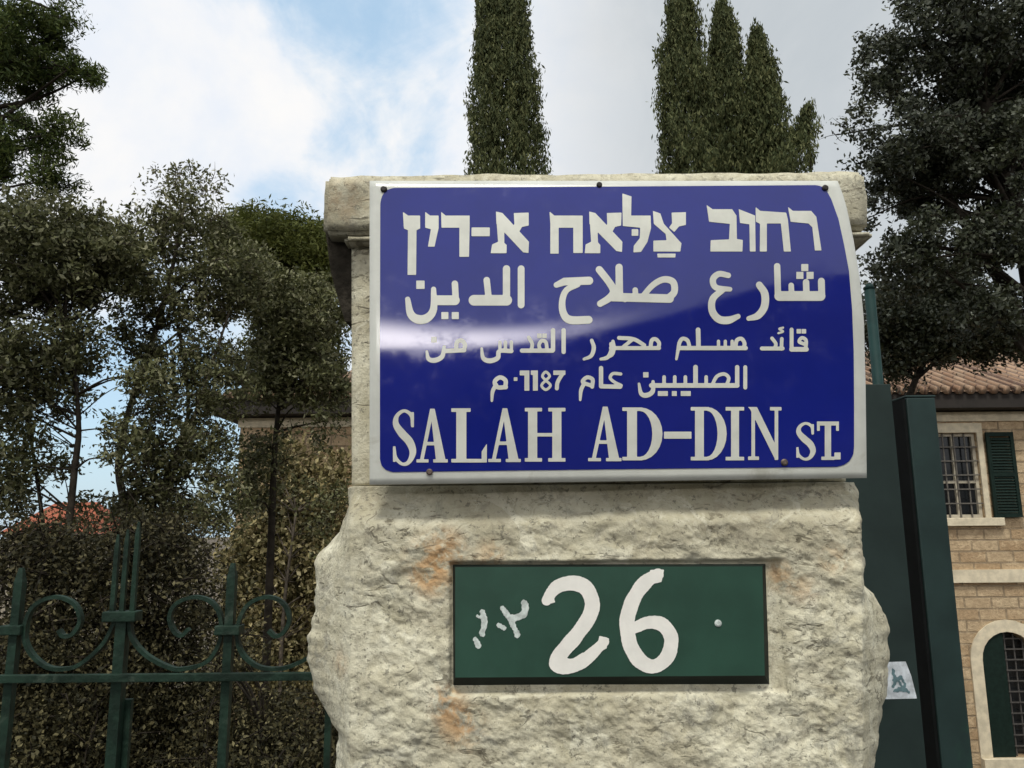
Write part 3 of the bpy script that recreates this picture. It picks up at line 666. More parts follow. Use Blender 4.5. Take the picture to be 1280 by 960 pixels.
M['shade_dark'] = mat_plain('painted_shade_stone', (.030, .026, .020), .95, .5, 40, .8, spec=.1)  # added near-black block standing in for shade under the cap's left overhang
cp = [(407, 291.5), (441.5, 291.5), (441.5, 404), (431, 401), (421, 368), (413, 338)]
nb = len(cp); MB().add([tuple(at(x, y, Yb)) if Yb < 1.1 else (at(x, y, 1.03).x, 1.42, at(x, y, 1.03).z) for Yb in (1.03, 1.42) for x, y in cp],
    [tuple(range(nb - 1, -1, -1)), tuple(range(nb, 2 * nb))] + [(i, (i + 1) % nb, nb + (i + 1) % nb, nb + i) for i in range(nb)]).build('shade_block', M['shade_dark'], pillar)
# ------------------------------------------------------------------ outline fields for lettering
class Field:
    """union of strokes and polygons on a pixel grid, turned into a mesh by marching squares"""
    def __init__(s, x0, y0, x1, y1, h):
        s.x0, s.y0, s.h = x0, y0, h
        s.X, s.Y = np.meshgrid(np.arange(x0, x1 + h, h), np.arange(y0, y1 + h, h)); s.D = np.full(s.X.shape, 1e3)
    def _win(s, xa, ya, xb, yb):
        i0 = max(0, int((xa - s.x0) / s.h) - 2); i1 = min(s.X.shape[1], int((xb - s.x0) / s.h) + 4)
        j0 = max(0, int((ya - s.y0) / s.h) - 2); j1 = min(s.X.shape[0], int((yb - s.y0) / s.h) + 4)
        return slice(j0, j1), slice(i0, i1)
    def stroke(s, pts, wd, smooth=0):
        if smooth and len(pts) > 2: pts = [tuple(p) for p in spline(pts, smooth)]
        if not hasattr(wd, '__len__'): wd = [wd] * len(pts)
        else: wd = list(np.interp(np.linspace(0, 1, len(pts)), np.linspace(0, 1, len(wd)), wd))
        for (a, b, wa, wb) in zip(pts[:-1], pts[1:], wd[:-1], wd[1:]):
            r_ = max(wa, wb) / 2 + 2
            w_ = s._win(min(a[0], b[0]) - r_, min(a[1], b[1]) - r_, max(a[0], b[0]) + r_, max(a[1], b[1]) + r_)
            X, Y = s.X[w_], s.Y[w_]; dx, dy = b[0] - a[0], b[1] - a[1]; L = dx * dx + dy * dy + 1e-9
            t = np.clip(((X - a[0]) * dx + (Y - a[1]) * dy) / L, 0, 1)
            d = np.hypot(X - a[0] - t * dx, Y - a[1] - t * dy) - (wa + (wb - wa) * t) / 2
            s.D[w_] = np.minimum(s.D[w_], d)
        return s
    def dot(s, p, r_): return s.stroke([p, (p[0] + .01, p[1])], 2 * r_)
    def poly(s, pts, cut=False):
        xs_ = [p[0] for p in pts]; ys_ = [p[1] for p in pts]
        w_ = s._win(min(xs_) - 3, min(ys_) - 3, max(xs_) + 3, max(ys_) + 3); X, Y = s.X[w_], s.Y[w_]
        ins = np.zeros(X.shape, bool); dm = np.full(X.shape, 1e3)
        for (a, b) in zip(pts, pts[1:] + pts[:1]):
            dx, dy = b[0] - a[0], b[1] - a[1]; L = dx * dx + dy * dy + 1e-9
            t = np.clip(((X - a[0]) * dx + (Y - a[1]) * dy) / L, 0, 1)
            dm = np.minimum(dm, np.hypot(X - a[0] - t * dx, Y - a[1] - t * dy))
            c = ((a[1] > Y) != (b[1] > Y)) & (X < dx * (Y - a[1]) / (dy if abs(dy) > 1e-9 else 1e-9) + a[0]); ins ^= c
        d = np.where(ins, -dm, dm)
        s.D[w_] = np.maximum(s.D[w_], -d) if cut else np.minimum(s.D[w_], d - .15)
        return s
    def rect(s, x0, y0, x1, y1): return s.poly([(x0, y0), (x1, y0), (x1, y1), (x0, y1)])
    def mesh(s, name, place, mat, parent, smooth=True):
        D, X, Y = s.D, s.X, s.Y; V = []; Fc = []; key = {}
        def vid(k, x, y):
            if k not in key: key[k] = len(V); V.append(place(x, y))
            return key[k]
        ins = D < 0
        c = ins[:-1, :-1].astype(int) + ins[1:, :-1] + ins[:-1, 1:] + ins[1:, 1:]
        for j, i in zip(*np.nonzero(c)):
            cs = [(j, i), (j, i + 1), (j + 1, i + 1), (j + 1, i)]; poly = []
            for a, b in zip(cs, cs[1:] + cs[:1]):
                da, db = D[a], D[b]
                if da < 0: poly.append(vid(a, X[a], Y[a]))
                if (da < 0) != (db < 0):
                    t = da / (da - db); t = min(.98, max(.02, t)); k = (min(a, b), max(a, b))
                    poly.append(vid(k, X[a] + (X[b] - X[a]) * t, Y[a] + (Y[b] - Y[a]) * t))
            if len(poly) >= 3: Fc.append(tuple(reversed(poly)))
        return link_mesh(name, V, Fc, mat, parent, smooth)

# ------------------------------------------------------------------ street sign: a bent enamel sheet
EDGE_R = [(226, 1047), (244, 1054), (262, 1059), (300, 1067), (350, 1075), (400, 1080), (480, 1082), (600, 1083.5)]
def sign_Y(px, py):
    """the sheet leans out below its crease and bends back above it, more so at the right"""
    u = (px - 462) / 620.0
    crease = 508 - 164 * sstep(.1, 1.0, u)
    s = (crease - py) / 1000.0
    k = .075; c = .70 + 1.25 * u
    bendY = -k * s
    if s > 0: bendY += .5 * c * s * s * (1.0 if s < .2 else 1.0)
    dent = .0012 * math.sin(px * .011 + 1) * math.sin(py * .013)
    return .963 + bendY + dent
def sp(px, py, off=0.0):
    return tuple(at(px, py, sign_Y(px, py) - off))
sign = empty('street_sign', sp(770, 606), 'bent blue enamel street sign with Hebrew, Arabic and English lettering on the pillar', 'sign')
NU, NV = 64, 44; V = []; Fc = []
for layer, off in enumerate((0.0, -0.0022)):
    for j in range(NV + 1):
        v = j / NV
        for i in range(NU + 1):
            u = i / NU
            yb = 226 + (606 - 226) * v; yr = 226 + (597.5 - 226) * v
            xr = interp(EDGE_R, yr); x = 462 + (xr - 462) * u; y = yb + (yr - yb) * u
            if v == 0 or v == 1 or u == 0 or u == 1: o_ = off if layer else off - .0006
            else: o_ = off
            V.append(sp(x, y, o_))
n = NU + 1; S = (NU + 1) * (NV + 1)
for j in range(NV):
    for i in range(NU):
        a = j * n + i; q = (a, a + n, a + n + 1, a + 1)
        Fc.append(q); Fc.append(tuple(S + t for t in reversed(q)))
rim = [i for i in range(n)] + [j * n + NU for j in range(1, NV + 1)] + [NV * n + i for i in range(NU - 1, -1, -1)] + [j * n for j in range(NV - 1, 0, -1)]
for a, b in zip(rim, rim[1:] + rim[:1]): Fc.append((a, b, S + b, S + a))
link_mesh('sheet', V, Fc, M['sign_white'], sign, True)
PANEL = [(475.5, 254), (477, 247), (480, 241), (485, 237), (492, 235), (740, 233.5), (1020, 231.5), (1027, 233), (1033, 238), (1039, 249), (1048, 274), (1055, 306), (1061, 338), (1065, 386), (1067, 439), (1067.5, 500), (1067.5, 558), (1066.5, 568), (1062, 576), (1055, 581), (1046, 583.5), (760, 586.5), (490, 590), (482, 587), (477, 582), (475, 574), (475, 440)]
Field(470, 228, 1072, 594, 3.0).poly(PANEL).mesh('blue_panel', lambda x, y: sp(x, y, .0006), M['enamel'], sign)
# lettering, in zoomed tracing coordinates (origin, scale)
def Z(ox, oy, sc=3.765): return lambda pts: [(ox + x / sc, oy + y / sc) for x, y in pts]
A1, A2, A3, A4 = Z(440, 200), Z(760, 200), Z(440, 400), Z(760, 400)
K = 1 / 3.765
lt = lambda p, x, y: sp(x, y, .0011)
en = NT(M['enamel'].node_tree); eo = en.new('ShaderNodeTexCoord').outputs['Object']
en.put(en.n['Principled BSDF'].inputs['Roughness'], en.ss(en.noise(eo, 22, 7, .75), .45, .75, .07, .24))
# --- Hebrew line
f = Field(490, 236, 1045, 350, .8)
for P in ([(240, 245), (264, 262), (320, 262), (320, 322), (303, 330), (301, 540), (262, 540), (264, 330), (245, 322)],
          [(345, 245), (367, 262), (407, 262), (407, 320), (388, 407), (358, 407), (372, 325), (345, 318)],
          [(420, 245), (441, 262), (553, 262), (553, 318), (550, 455), (506, 455), (506, 318), (422, 318)],
          [(563, 318), (648, 318), (648, 358), (563, 358)],
          [(678, 243), (708, 250), (832, 385), (830, 437), (806, 434), (680, 300)],
          [(681, 290), (716, 325), (716, 390), (727, 400), (727, 438), (653, 438), (660, 398), (688, 385)],
          [(762, 250), (831, 248), (831, 308), (800, 314), (782, 345), (757, 322), (765, 300)],
          [(930, 243), (952, 262), (1085, 262), (1085, 437), (1042, 437), (1042, 318), (972, 318), (972, 440), (934, 440), (934, 300)],
          [(1117, 243), (1145, 250), (1272, 385), (1270, 432), (1245, 428), (1118, 300)],
          [(1120, 290), (1155, 325), (1157, 388), (1168, 400), (1168, 438), (1096, 438), (1100, 398), (1126, 385)],
          [(1200, 250), (1268, 248), (1266, 308), (1238, 314), (1220, 345), (1195, 322), (1202, 300)]): f.poly(A1(P))
for P in ([(68, 158), (110, 172), (108, 262), (200, 262), (202, 320), (185, 385), (155, 432), (120, 434), (122, 404), (150, 368), (152, 318), (70, 310)],
          [(212, 240), (246, 252), (262, 300), (334, 380), (345, 392), (340, 430), (214, 430), (214, 380), (276, 378), (272, 348), (216, 300)],
          [(300, 248), (366, 246), (366, 305), (334, 312), (312, 338), (288, 318), (302, 298)],
          [(232, 441), (318, 441), (316, 458), (234, 458)],
          [(465, 213), (492, 232), (584, 232), (604, 262), (606, 372), (634, 377), (632, 430), (482, 430), (484, 378), (570, 374), (574, 300), (476, 290)],
          [(616, 232), (642, 242), (692, 262), (694, 430), (668, 430), (666, 302), (622, 296)],
          [(695, 222), (716, 240), (838, 248), (846, 280), (860, 430), (828, 430), (814, 298), (747, 298), (747, 430), (715, 430), (716, 300), (697, 290)],
          [(848, 222), (870, 240), (956, 240), (980, 268), (1004, 425), (974, 425), (962, 316), (944, 298), (860, 290)]): f.poly(A2(P))
f.poly(A2([(112, 326), (142, 326), (142, 356), (112, 356)]))
f.mesh('hebrew_lettering', lambda x, y: sp(x, y, .0011), M['letter'], sign)
# --- large Arabic line
f = Field(495, 325, 1045, 412, .8)
def st(A, pts, wd, sm=5):
    wd = [w_ * K for w_ in wd] if hasattr(wd, '__len__') else wd * K
    f.stroke(A(pts), wd, sm)
def dt(A, x, y, r_): f.poly(A([(x - r_, y), (x, y - r_), (x + r_, y), (x, y + r_)])) if r_ > 0 else None
def sq(A, x, y, r_): f.poly(A([(x - r_, y - r_), (x + r_, y - r_), (x + r_, y + r_), (x - r_, y + r_)]))
st(A2, [(796, 500), (800, 640)], 30, 0); st(A2, [(806, 640), (1000, 640)], 46, 0)
st(A2, [(1004, 570), (1006, 640)], 32, 0); st(A2, [(932, 575), (934, 630)], 30, 0); st(A2, [(862, 590), (864, 630)], 26, 0)
for x, y in ((903, 543), (951, 543), (926, 506)): sq(A2, x, y, 16)
st(A2, [(712, 588), (738, 630), (736, 690), (706, 732), (662, 746)], [32, 36, 36, 34, 22])
st(A2, [(566, 543), (522, 536), (494, 562), (508, 600), (574, 608)], [26, 28, 30, 28, 22]); st(A2, [(540, 612), (494, 652), (490, 708), (520, 748), (566, 754), (612, 736)], [26, 32, 34, 36, 36, 24])
st(A2, [(52, 505), (54, 645)], 34, 0); st(A2, [(20, 645), (290, 652)], 40, 0); st(A2, [(128, 612), (130, 640)], 26, 0)
st(A2, [(168, 636), (212, 588), (262, 562), (306, 574), (312, 620), (284, 650)], [26, 28, 30, 32, 32, 34])
st(A1, [(1164, 516), (1210, 575), (1232, 618), (1210, 650), (1168, 676)], [34, 34, 36, 34, 30]); st(A1, [(1256, 515), (1258, 640), (1285, 652)], [32, 34, 34], 0)
st(A1, [(962, 588), (1000, 572), (1116, 568)], [26, 36, 38], 0); st(A1, [(1062, 586), (1010, 612), (990, 660), (994, 718), (1026, 752), (1114, 752)], [26, 28, 30, 34, 38, 36])
st(A1, [(796, 512), (796, 682)], 32, 0); st(A1, [(727, 512), (727, 655)], 34, 0); st(A1, [(574, 660), (728, 660)], 50, 0); st(A1, [(634, 565), (642, 640)], 30, 0)
st(A1, [(484, 582), (488, 650)], 30, 0); st(A1, [(398, 660), (484, 660)], 46, 0)
st(A1, [(384, 608), (384, 700), (356, 742), (312, 750), (276, 724), (262, 655)], [24, 34, 40, 42, 36, 24])
sq(A1, 322, 587, 19); sq(A1, 437, 732, 16); sq(A1, 486, 732, 16)
f.mesh('arabic_lettering', lambda x, y: sp(x, y, .0011), M['letter'], sign)
# --- two small Arabic lines
f = Field(520, 405, 1020, 505, .7); K = .84 / 3.765
st(A4, [(864, 45), (864, 136)], 22, 0); st(A4, [(864, 138), (934, 138)], 26, 0); st(A4, [(930, 138), (932, 96), (912, 84), (900, 102), (926, 114)], 20); sq(A4, 898, 53, 10); sq(A4, 922, 53, 10)
st(A4, [(818, 88), (816, 136)], 20, 0); st(A4, [(724, 134), (822, 134)], 22, 0); st(A4, [(772, 86), (790, 112), (784, 132)], 20); st(A4, [(824, 36), (806, 42), (824, 54), (802, 62)], 12)
st(A4, [(334, 132), (648, 132)], 24, 0)
for x in (520, 552, 584): st(A4, [(x, 100), (x, 130)], 18, 0)
st(A4, [(600, 128), (606, 96), (628, 88), (642, 108), (640, 130)], 22); st(A4, [(424, 46), (426, 130)], 26, 0)
st(A4, [(384, 128), (374, 96), (350, 88), (336, 108), (330, 140), (322, 184)], [20, 22, 22, 22, 20, 14])
st(A4, [(14, 132), (240, 132)], 22, 0); st(A4, [(200, 128), (206, 96), (224, 90), (240, 108), (238, 130)], 22); st(A4, [(52, 84), (120, 90), (170, 118)], 22); st(A4, [(110, 96), (70, 128)], 20, 0)
st(A4, [(14, 112), (16, 140), (-2, 176), (-34, 184)], [20, 22, 22, 16]); st(A3, [(1128, 96), (1138, 130), (1126, 168), (1092, 184)], [20, 24, 22, 16])
st(A3, [(1228, 100), (1232, 130), (1222, 164), (1180, 182)], [18, 22, 22, 14])
st(A3, [(996, 48), (996, 150)], 24, 0); st(A3, [(946, 48), (946, 142)], 24, 0); st(A3, [(800, 144), (944, 144)], 24, 0); st(A3, [(918, 140), (912, 104), (892, 98), (880, 118), (886, 140)], 20); sq(A3, 882, 74, 10); sq(A3, 906, 74, 10)
st(A3, [(832, 82), (848, 112), (844, 140)], 20)
for x in (750, 722, 696): st(A3, [(x, 104), (x, 140)], 18, 0)
st(A3, [(750, 146), (694, 146), (686, 178), (650, 192), (618, 180), (610, 134)], [24, 24, 26, 28, 24, 14])
st(A3, [(436, 146), (528, 142)], 24, 0); st(A3, [(490, 140), (494, 104), (516, 96), (532, 116), (526, 142)], 22); st(A3, [(434, 126), (424, 172), (388, 190), (360, 182), (352, 148)], [18, 26, 28, 24, 14]); sq(A3, 386, 92, 12)
# second small line
st(A4, [(646, 222), (646, 318)], 22, 0); st(A4, [(608, 222), (608, 308)], 24, 0); st(A4, [(204, 308), (608, 308)], 26, 0); st(A4, [(492, 302), (512, 266), (546, 254), (568, 272), (560, 302)], 20)
for x in (462, 364, 314, 264): st(A4, [(x, 268), (x, 304)], 20, 0)
st(A4, [(412, 222), (412, 306)], 26, 0); st(A4, [(212, 290), (210, 336), (182, 354), (156, 346), (146, 300)], [18, 26, 28, 24, 14]); sq(A4, 178, 258, 12)
for x in (378, 354, 312, 270, 246): sq(A4, x, 346, 11)
st(A3, [(1172, 226), (1172, 312)], 24, 0); st(A3, [(1172, 312), (1262, 314)], 24, 0); st(A4, [(60, 254), (24, 252), (10, 272), (30, 292), (62, 308)], 18)
st(A3, [(1130, 314), (1132, 280), (1106, 270), (1086, 292), (1130, 310)], 22); st(A3, [(1092, 300), (1078, 330), (1074, 376)], [22, 22, 14])
f.rect(*(A3([(790, 238)])[0]), *(A3([(832, 260)])[0])); f.rect(*(A3([(812, 238)])[0]), *(A3([(834, 332)])[0]))
f.rect(*(A3([(842, 238)])[0]), *(A3([(874, 258)])[0])); f.rect(*(A3([(852, 238)])[0]), *(A3([(874, 332)])[0]))
st(A3, [(912, 284), (896, 264), (912, 244), (930, 264), (912, 284), (892, 308), (912, 328), (934, 308), (912, 284)], 15)
f.rect(*(A3([(948, 238)])[0]), *(A3([(1004, 258)])[0])); st(A3, [(990, 254), (968, 292), (964, 322)], 22)
st(A3, [(722, 312), (722, 284), (696, 270), (672, 290), (684, 316), (724, 316)], 24); st(A3, [(678, 306), (662, 336), (658, 380)], [24, 22, 14]); sq(A3, 770, 278, 8)
f.mesh('small_arabic_lettering', lambda x, y: sp(x, y, .0011), M['letter'], sign)
# --- Latin line: condensed serif capitals
f = Field(485, 500, 1058, 592, .8); K = 1 / 3.765
def letter(A, ch, x0, x1, y0, y1):
    q = lambda pts: f.poly(A([(x0 + (x1 - x0) * a, y0 + (y1 - y0) * b) for a, b in pts]))
    def rq(a, b, c, d): q([(a, b), (c, b), (c, d), (a, d)])
    w_ = x1 - x0; hh = .062
    if ch == 'A':
        q([(.44, 0), (.56, 0), (.22, .96), (.11, .96)]); q([(.44, 0), (.58, 0), (.93, .96), (.63, .96)]); rq(.26, .62, .72, .68)
        rq(0, .945, .38, 1); rq(.54, .945, 1, 1)
    elif ch == 'L':
        rq(.14, 0, .42, 1); rq(0, 0, .54, hh); rq(0, 1 - hh, 1, 1); q([(1, .66), (1, 1), (.86, 1), (.86, .8)])
    elif ch == 'H':
        rq(.08, 0, .30, 1); rq(.68, 0, .90, 1); rq(0, 0, .42, hh); rq(.58, 0, 1, hh); rq(0, 1 - hh, .42, 1); rq(.58, 1 - hh, 1, 1); rq(.2, .47, .8, .53)
    elif ch == 'D':
        rq(.12, 0, .36, 1); rq(0, 0, .5, hh); rq(0, 1 - hh, .5, 1)
        out = [(.45, 0)] + [(.45 + .55 * math.sin(t * math.pi / 12), .5 - .5 * math.cos(t * math.pi / 12)) for t in range(1, 12)] + [(.45, 1)]
        inn = [(.45, .935)] + [(.45 + .30 * math.sin(t * math.pi / 12), .5 + .435 * math.cos(t * math.pi / 12)) for t in range(1, 12)] + [(.45, .065)]
        q(out + inn)
    elif ch == 'I': rq(.3, 0, .72, 1); rq(0, 0, 1, hh); rq(0, 1 - hh, 1, 1)
    elif ch == 'N':
        rq(.10, 0, .20, 1); rq(.80, 0, .90, 1); q([(.0, 0), (.26, 0), (.9, .82), (.9, 1), (.82, 1), (.06, .04)]); rq(.66, 0, 1, hh); rq(0, 1 - hh, .32, 1)
    elif ch == 'T':
        rq(.36, 0, .64, 1); rq(0, 0, 1, .1); rq(0, 0, .12, .24); rq(.88, 0, 1, .24); rq(.2, 1 - .08, .8, 1)
    elif ch == 'S':
        pts = [(.84, .30), (.80, .12), (.50, .035), (.20, .12), (.15, .27), (.40, .43), (.72, .58), (.86, .76), (.70, .93), (.42, .97), (.14, .86), (.08, .70)]
        f.stroke(A([(x0 + w_ * a, y0 + (y1 - y0) * b) for a, b in pts]), [w_ * K * k for k in (.12, .16, .13, .17, .26, .34, .34, .28, .18, .13, .15, .12)], 6)
        rq(.80, .06, .90, .32); rq(.03, .66, .13, .93)
for a in ((A3, 'S', 190, 302, 418, 686), (A3, 'A', 304, 450, 418, 670), (A3, 'L', 468, 634, 416, 670), (A3, 'A', 642, 794, 416, 668), (A3, 'H', 814, 1004, 414, 666), (A3, 'A', 1112, 1268, 408, 664),
          (A4, 'D', 68, 256, 412, 660), (A4, 'D', 390, 558, 410, 660), (A4, 'I', 554, 640, 410, 660), (A4, 'N', 660, 816, 410, 658), (A4, 'S', 884, 978, 480, 660), (A4, 'T', 984, 1086, 478, 658)): letter(*a)
f.poly(A4([(264, 526), (392, 526), (392, 558), (264, 558)])); f.poly(A4([(1066, 624), (1094, 624), (1094, 656), (1066, 656)]))
f.mesh('latin_lettering', lambda x, y: sp(x, y, .0011), M['letter'], sign)
for px, py, mt, r_ in ((480, 237, 'screw', 4.6), (749, 231.5, 'screw', 4), (1031, 235.5, 'screw', 4.4), (537, 590, 'rust', 4.2), (980, 578, 'rust', 4.6)):
    p = Vector(sp(px, py)); k = r_ * .93 / 1000
    MB().tube([p + Vector((0, .006, 0)), p - Vector((0, .0022, 0)), p - Vector((0, .0034, 0))], [k, k, k * .6], 14).build('screw', M[mt], sign)
    # bolt shank back to the stone keeps the sheet on the pillar
    MB().tube([p + Vector((0, .003, 0)), (p.x, 1.024, p.z)], .0022, 8).build('bolt', M['rust'], sign)

# ------------------------------------------------------------------ house number plate
YN = .985
plate = empty('number_plate', at(765, 858, YN), 'dark green house number plate reading 26 set into the pillar', 'sign')
def pl(x, y, Y_): return at(x, y, Y_)
fr = [(569, 709), (953, 708), (956, 844.5), (569, 847)]      # front face
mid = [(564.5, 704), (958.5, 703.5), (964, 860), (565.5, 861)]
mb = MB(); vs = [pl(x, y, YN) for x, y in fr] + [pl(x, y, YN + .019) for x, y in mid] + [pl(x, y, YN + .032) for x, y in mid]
mb.add(vs[:4], [(3, 2, 1, 0)]); mb.build('plate', M['plate'], plate)
M['rim'] = mat_plain('plate_rim_shade', (.007, .014, .011), .6, .3, 40, spec=.2)  # darker than the plate: shade of the sloped sides put into the colour
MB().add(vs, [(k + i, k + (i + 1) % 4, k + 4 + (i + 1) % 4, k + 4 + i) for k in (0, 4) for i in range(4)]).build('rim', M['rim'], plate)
B = Z(480, 680, 2.56)
Kb = 1 / 2.56
f = Field(560, 700, 965, 862, .8)
f.stroke(B([(520, 182), (548, 142), (596, 124), (644, 138), (666, 182), (656, 234), (612, 298), (566, 350), (552, 384), (580, 394), (634, 376), (704, 314)]), [w_ * Kb for w_ in (30, 44, 46, 48, 48, 48, 48, 48, 46, 44, 44, 30)], 6)
f.stroke(B([(560, 378), (600, 388), (640, 368)]), 42 * Kb, 5)
f.stroke(B([(876, 98), (836, 122), (798, 176), (778, 246), (786, 318), (822, 376), (868, 390), (908, 356), (918, 304), (894, 262), (848, 250), (800, 268)]), [w_ * Kb for w_ in (36, 46, 48, 48, 48, 48, 46, 46, 46, 46, 42, 34)], 6)
f.poly(B([(852, 84), (894, 84), (888, 122), (846, 130)])); f.poly(B([(690, 296), (718, 304), (712, 334), (676, 352)])); f.poly(B([(508, 176), (540, 160), (548, 186), (514, 196)]))
f.D += .75 * np.sin(f.X * .13 + 1.3 * np.sin(f.Y * .09)) * np.sin(f.Y * .11 + 2) + .18 * np.sin(f.X * .9) * np.sin(f.Y * .83)
f.mesh('numerals', lambda x, y: tuple(pl(x, y, YN - .0008)), M['numeral'], plate)
f = Field(560, 700, 965, 862, .8)
for pts, wd in (([(316, 218), (322, 250), (314, 286)], 22), ([(292, 304), (304, 326)], 20), ([(448, 190), (452, 216), (436, 232), (402, 236)], 26), ([(380, 206), (402, 240), (428, 292)], 20), ([(368, 262), (382, 268)], 18), ([(300, 232), (312, 236)], 10)):
    f.stroke(B(pts), .85 * wd * Kb, 4)
f.D += .9 * np.sin(f.X * .33) * np.sin(f.Y * .3 + 1) + .35 * np.sin(f.X * 1.3 + f.Y)
f.mesh('scrape_mark', lambda x, y: tuple(pl(x, y, YN - .0006)), M['scrape'], plate)

p = pl(897.5, 779, YN); MB().tube([p + Vector((0, .002, 0)), p - Vector((0, .001, 0)), p - Vector((0, .002, 0))], [.0042, .0042, .0025], 12).build('screw', M['scrape'], plate)
# ------------------------------------------------------------------ wrought iron fence
YI = 1.5
fence = empty('iron_fence', (at(200, 845, YI).x, YI, 0), 'dark green wrought iron fence with spiral scrolls left of the pillar', 'fence')
ki = YI / 1000
zr_ = at(200, 845, YI).z
xe = at(440, 845, YI).x
def vbar(px, py_top, wpx, py_ref=845, dz=0.0, tip=True, name='bar', z0=0.05, w2=None):
    """a square upright through image point (px, py_ref), with a pointed top"""
    p = at(px, py_ref, YI + dz); zt_ = at(px, py_top, YI + dz).z; h = wpx * .84 * ki / 2
    mb = MB(); x, y = p.x, YI + dz
    if tip:
        mb.box(x - h, x + h, y - h, y + h, z0, zt_ - .025)
        t_ = h * .45
        mb.hexa([(x - h, y - h, zt_ - .0249), (x + h, y - h, zt_ - .0249), (x + h, y + h, zt_ - .0249), (x - h, y + h, zt_ - .0249), (x - t_, y - t_, zt_), (x + t_, y - t_, zt_), (x + t_, y + t_, zt_), (x - t_, y + t_, zt_)])
    else: mb.box(x - h, x + h, y - h, y + h, z0, zt_)
    return mb.build(name, M['iron'], fence)
MB().box(at(-420, 845, YI).x, xe, YI - .022, YI - .0095, zr_ - 4.4 * ki, zr_ + 4.6 * ki, .0015).build('rail', M['iron'], fence)
def motif(dx):
    vbar(14 + dx, 710, 12); vbar(284 + dx, 704, 12)
    # thick clustered post
    vbar(149 + dx, 764, 15, tip=False); vbar(146.5 + dx, 845, 27, tip=False, dz=.004, z0=.05) if False else None
    for px, tp in ((147, 668), (159, 662), (172, 652), (146, 672)):
        if px != 146: vbar(px + dx - 6, tp, 6.5, 760, .0 if px != 159 else -.004, True, 'spike', at(px, 772, YI).z)
    p = at(149 + dx, 880, YI); MB().box(p.x - 11 * ki, p.x + 11 * ki, YI + .0105, YI + .02, .05, at(149, 876, YI).z).build('sleeve', M['iron'], fence)
    for px, py, hw, hh in ((18, 787, 13, 5.5), (287, 787, 15, 5.5), (153, 770, 20, 6)):
        p = at(px + dx, py, YI); MB().box(p.x - hw * ki, p.x + hw * ki, YI - .016, YI + .016, p.z - hh * ki, p.z + hh * ki, .002).build('collar', M['iron'], fence)
    G = Z(0, 600, 2.667)
    for pts in ([(198, 500), (214, 520), (246, 512), (270, 466), (246, 410), (180, 390), (112, 424), (84, 500), (98, 566), (150, 618), (210, 630), (272, 612), (346, 546), (386, 470)],
                [(632, 496), (606, 518), (580, 500), (568, 456), (590, 412), (648, 390), (708, 408), (738, 462), (734, 540), (690, 606), (610, 630), (560, 622), (490, 584), (444, 530), (432, 470)],
                [(896, 502), (918, 520), (944, 510), (966, 466), (944, 410), (888, 390), (826, 418), (794, 490), (802, 566), (850, 616), (910, 630), (976, 618), (1050, 572), (1100, 480)]):
        q = [at(x + dx, y, YI) for x, y in (tuple(t) for t in spline(G(pts), 7))]
        MB().sweep(q, 4.6 * ki, .012).build('scroll', M['iron'], fence)
motif(0)
vbar(410, 800, 9, 920, .02)
# more of the same fence to the left, outside the picture
for dx in (-122, -250): vbar(14 + dx, 710, 12)

# ------------------------------------------------------------------ sheet metal gate
YG = 1.36
gate = empty('metal_gate', (at(1120, 800, YG).x, YG, 0), 'dark slate green sheet metal gate leaf hung on the pillar', 'gate')
gx1 = at(1134, 700, YG).x; gx0 = at(1040, 700, YG).x; gz = at(1100, 480, YG).z
MB().box(gx0, gx1, YG, YG + .004, .08, gz, .0015).build('panel', M['gate_paint'], gate)
fr_ = MB()
fr_.box(gx1 - .035, gx1 - .003, YG + .0045, YG + .03, .08, gz - .004); fr_.box(gx0, gx1 - .036, YG + .0045, YG + .03, gz - .045, gz - .004)
fr_.build('frame', M['gate_edge'], gate)
YQ = 1.50
post = empty('gate_post', (at(1172, 700, YQ).x, YQ, 0), 'square dark green steel post standing right of the gate leaf', 'post')
qx0, qx1 = at(1152.5, 700, YQ).x, at(1190, 700, YQ).x; qz = at(1150, 494, YQ).z
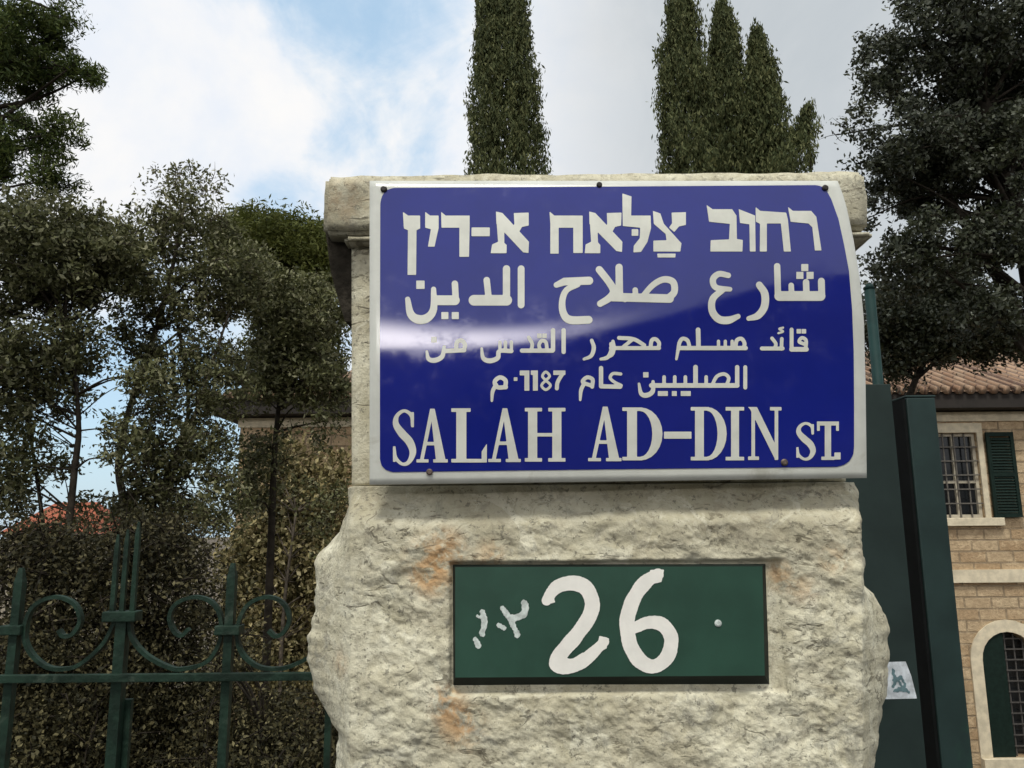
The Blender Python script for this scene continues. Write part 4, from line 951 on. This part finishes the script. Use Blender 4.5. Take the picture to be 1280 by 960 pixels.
MB().box(qx0, qx1, YQ, YQ + .075, .0, qz - .004, .003).build('tube', M['gate_edge'], post)
M['shade_black'] = mat_plain('painted_shade_black', (.006, .007, .007), .8, .2, 30, spec=.1)  # added black strip that paints the shade on the post's left face
MB().box(qx0 - .006, qx0 - .0005, YQ + .004, YQ + .072, .0, qz - .006).build('shade_strip', M['shade_black'], post)
MB().box(qx0 - .001, qx1 + .001, YQ - .001, YQ + .076, qz - .0038, qz, .0015).build('cap', M['gate_edge'], post)
YPp = 1.62
pp = at(1093, 430, YPp)
pipe = empty('thin_pole', (pp.x, YPp, 0), 'thin teal green pole rising behind the gate beside the sign edge', 'pole')
MB().tube([(pp.x, YPp, 0), (pp.x, YPp, at(1090, 362, YPp).z)], .0105, 12).build('shaft', M['pole'], pipe, True)
p = at(1090, 362, YPp); MB().tube([(pp.x, YPp, p.z + .0005), (pp.x, YPp, p.z + .012)], [.0115, .006], 12).build('cap', M['pole'], pipe, True)
# torn paper sticker on the gate leaf
M['paper'] = mat_plain('sticker_paper', (.50, .54, .58), .6, .3, 60, dirt=(.12, .19, .21), dirt_amt=.9)
M['print'] = mat_plain('sticker_print', (.10, .17, .19), .6, .3, 60)
stk = empty('paper_sticker', at(1125, 873, YG - .001), 'torn pale paper sticker on the gate leaf at the pillar edge', 'sticker')
f = Field(1090, 820, 1160, 880, .8); f.poly([(1096, 828), (1132, 827), (1139, 845), (1146, 873), (1096, 874)])
f.mesh('paper', lambda x, y: tuple(at(x, y, YG - .0006)), M['paper'], stk)
f = Field(1090, 820, 1160, 880, .6)
for pts, wd in (([(1116, 838), (1119, 850), (1117, 858)], 4), ([(1119, 850), (1126, 847)], 6), ([(1126, 846), (1132, 858)], 3), ([(1118, 864), (1128, 861), (1136, 865)], [3, 7, 3]), ([(1128, 861), (1124, 852)], 3)): f.stroke(pts, wd, 3)
f.D += .9 * np.sin(f.X * .9) * np.sin(f.Y * .8)
f.mesh('print', lambda x, y: tuple(at(x, y, YG - .0012)), M['print'], stk)
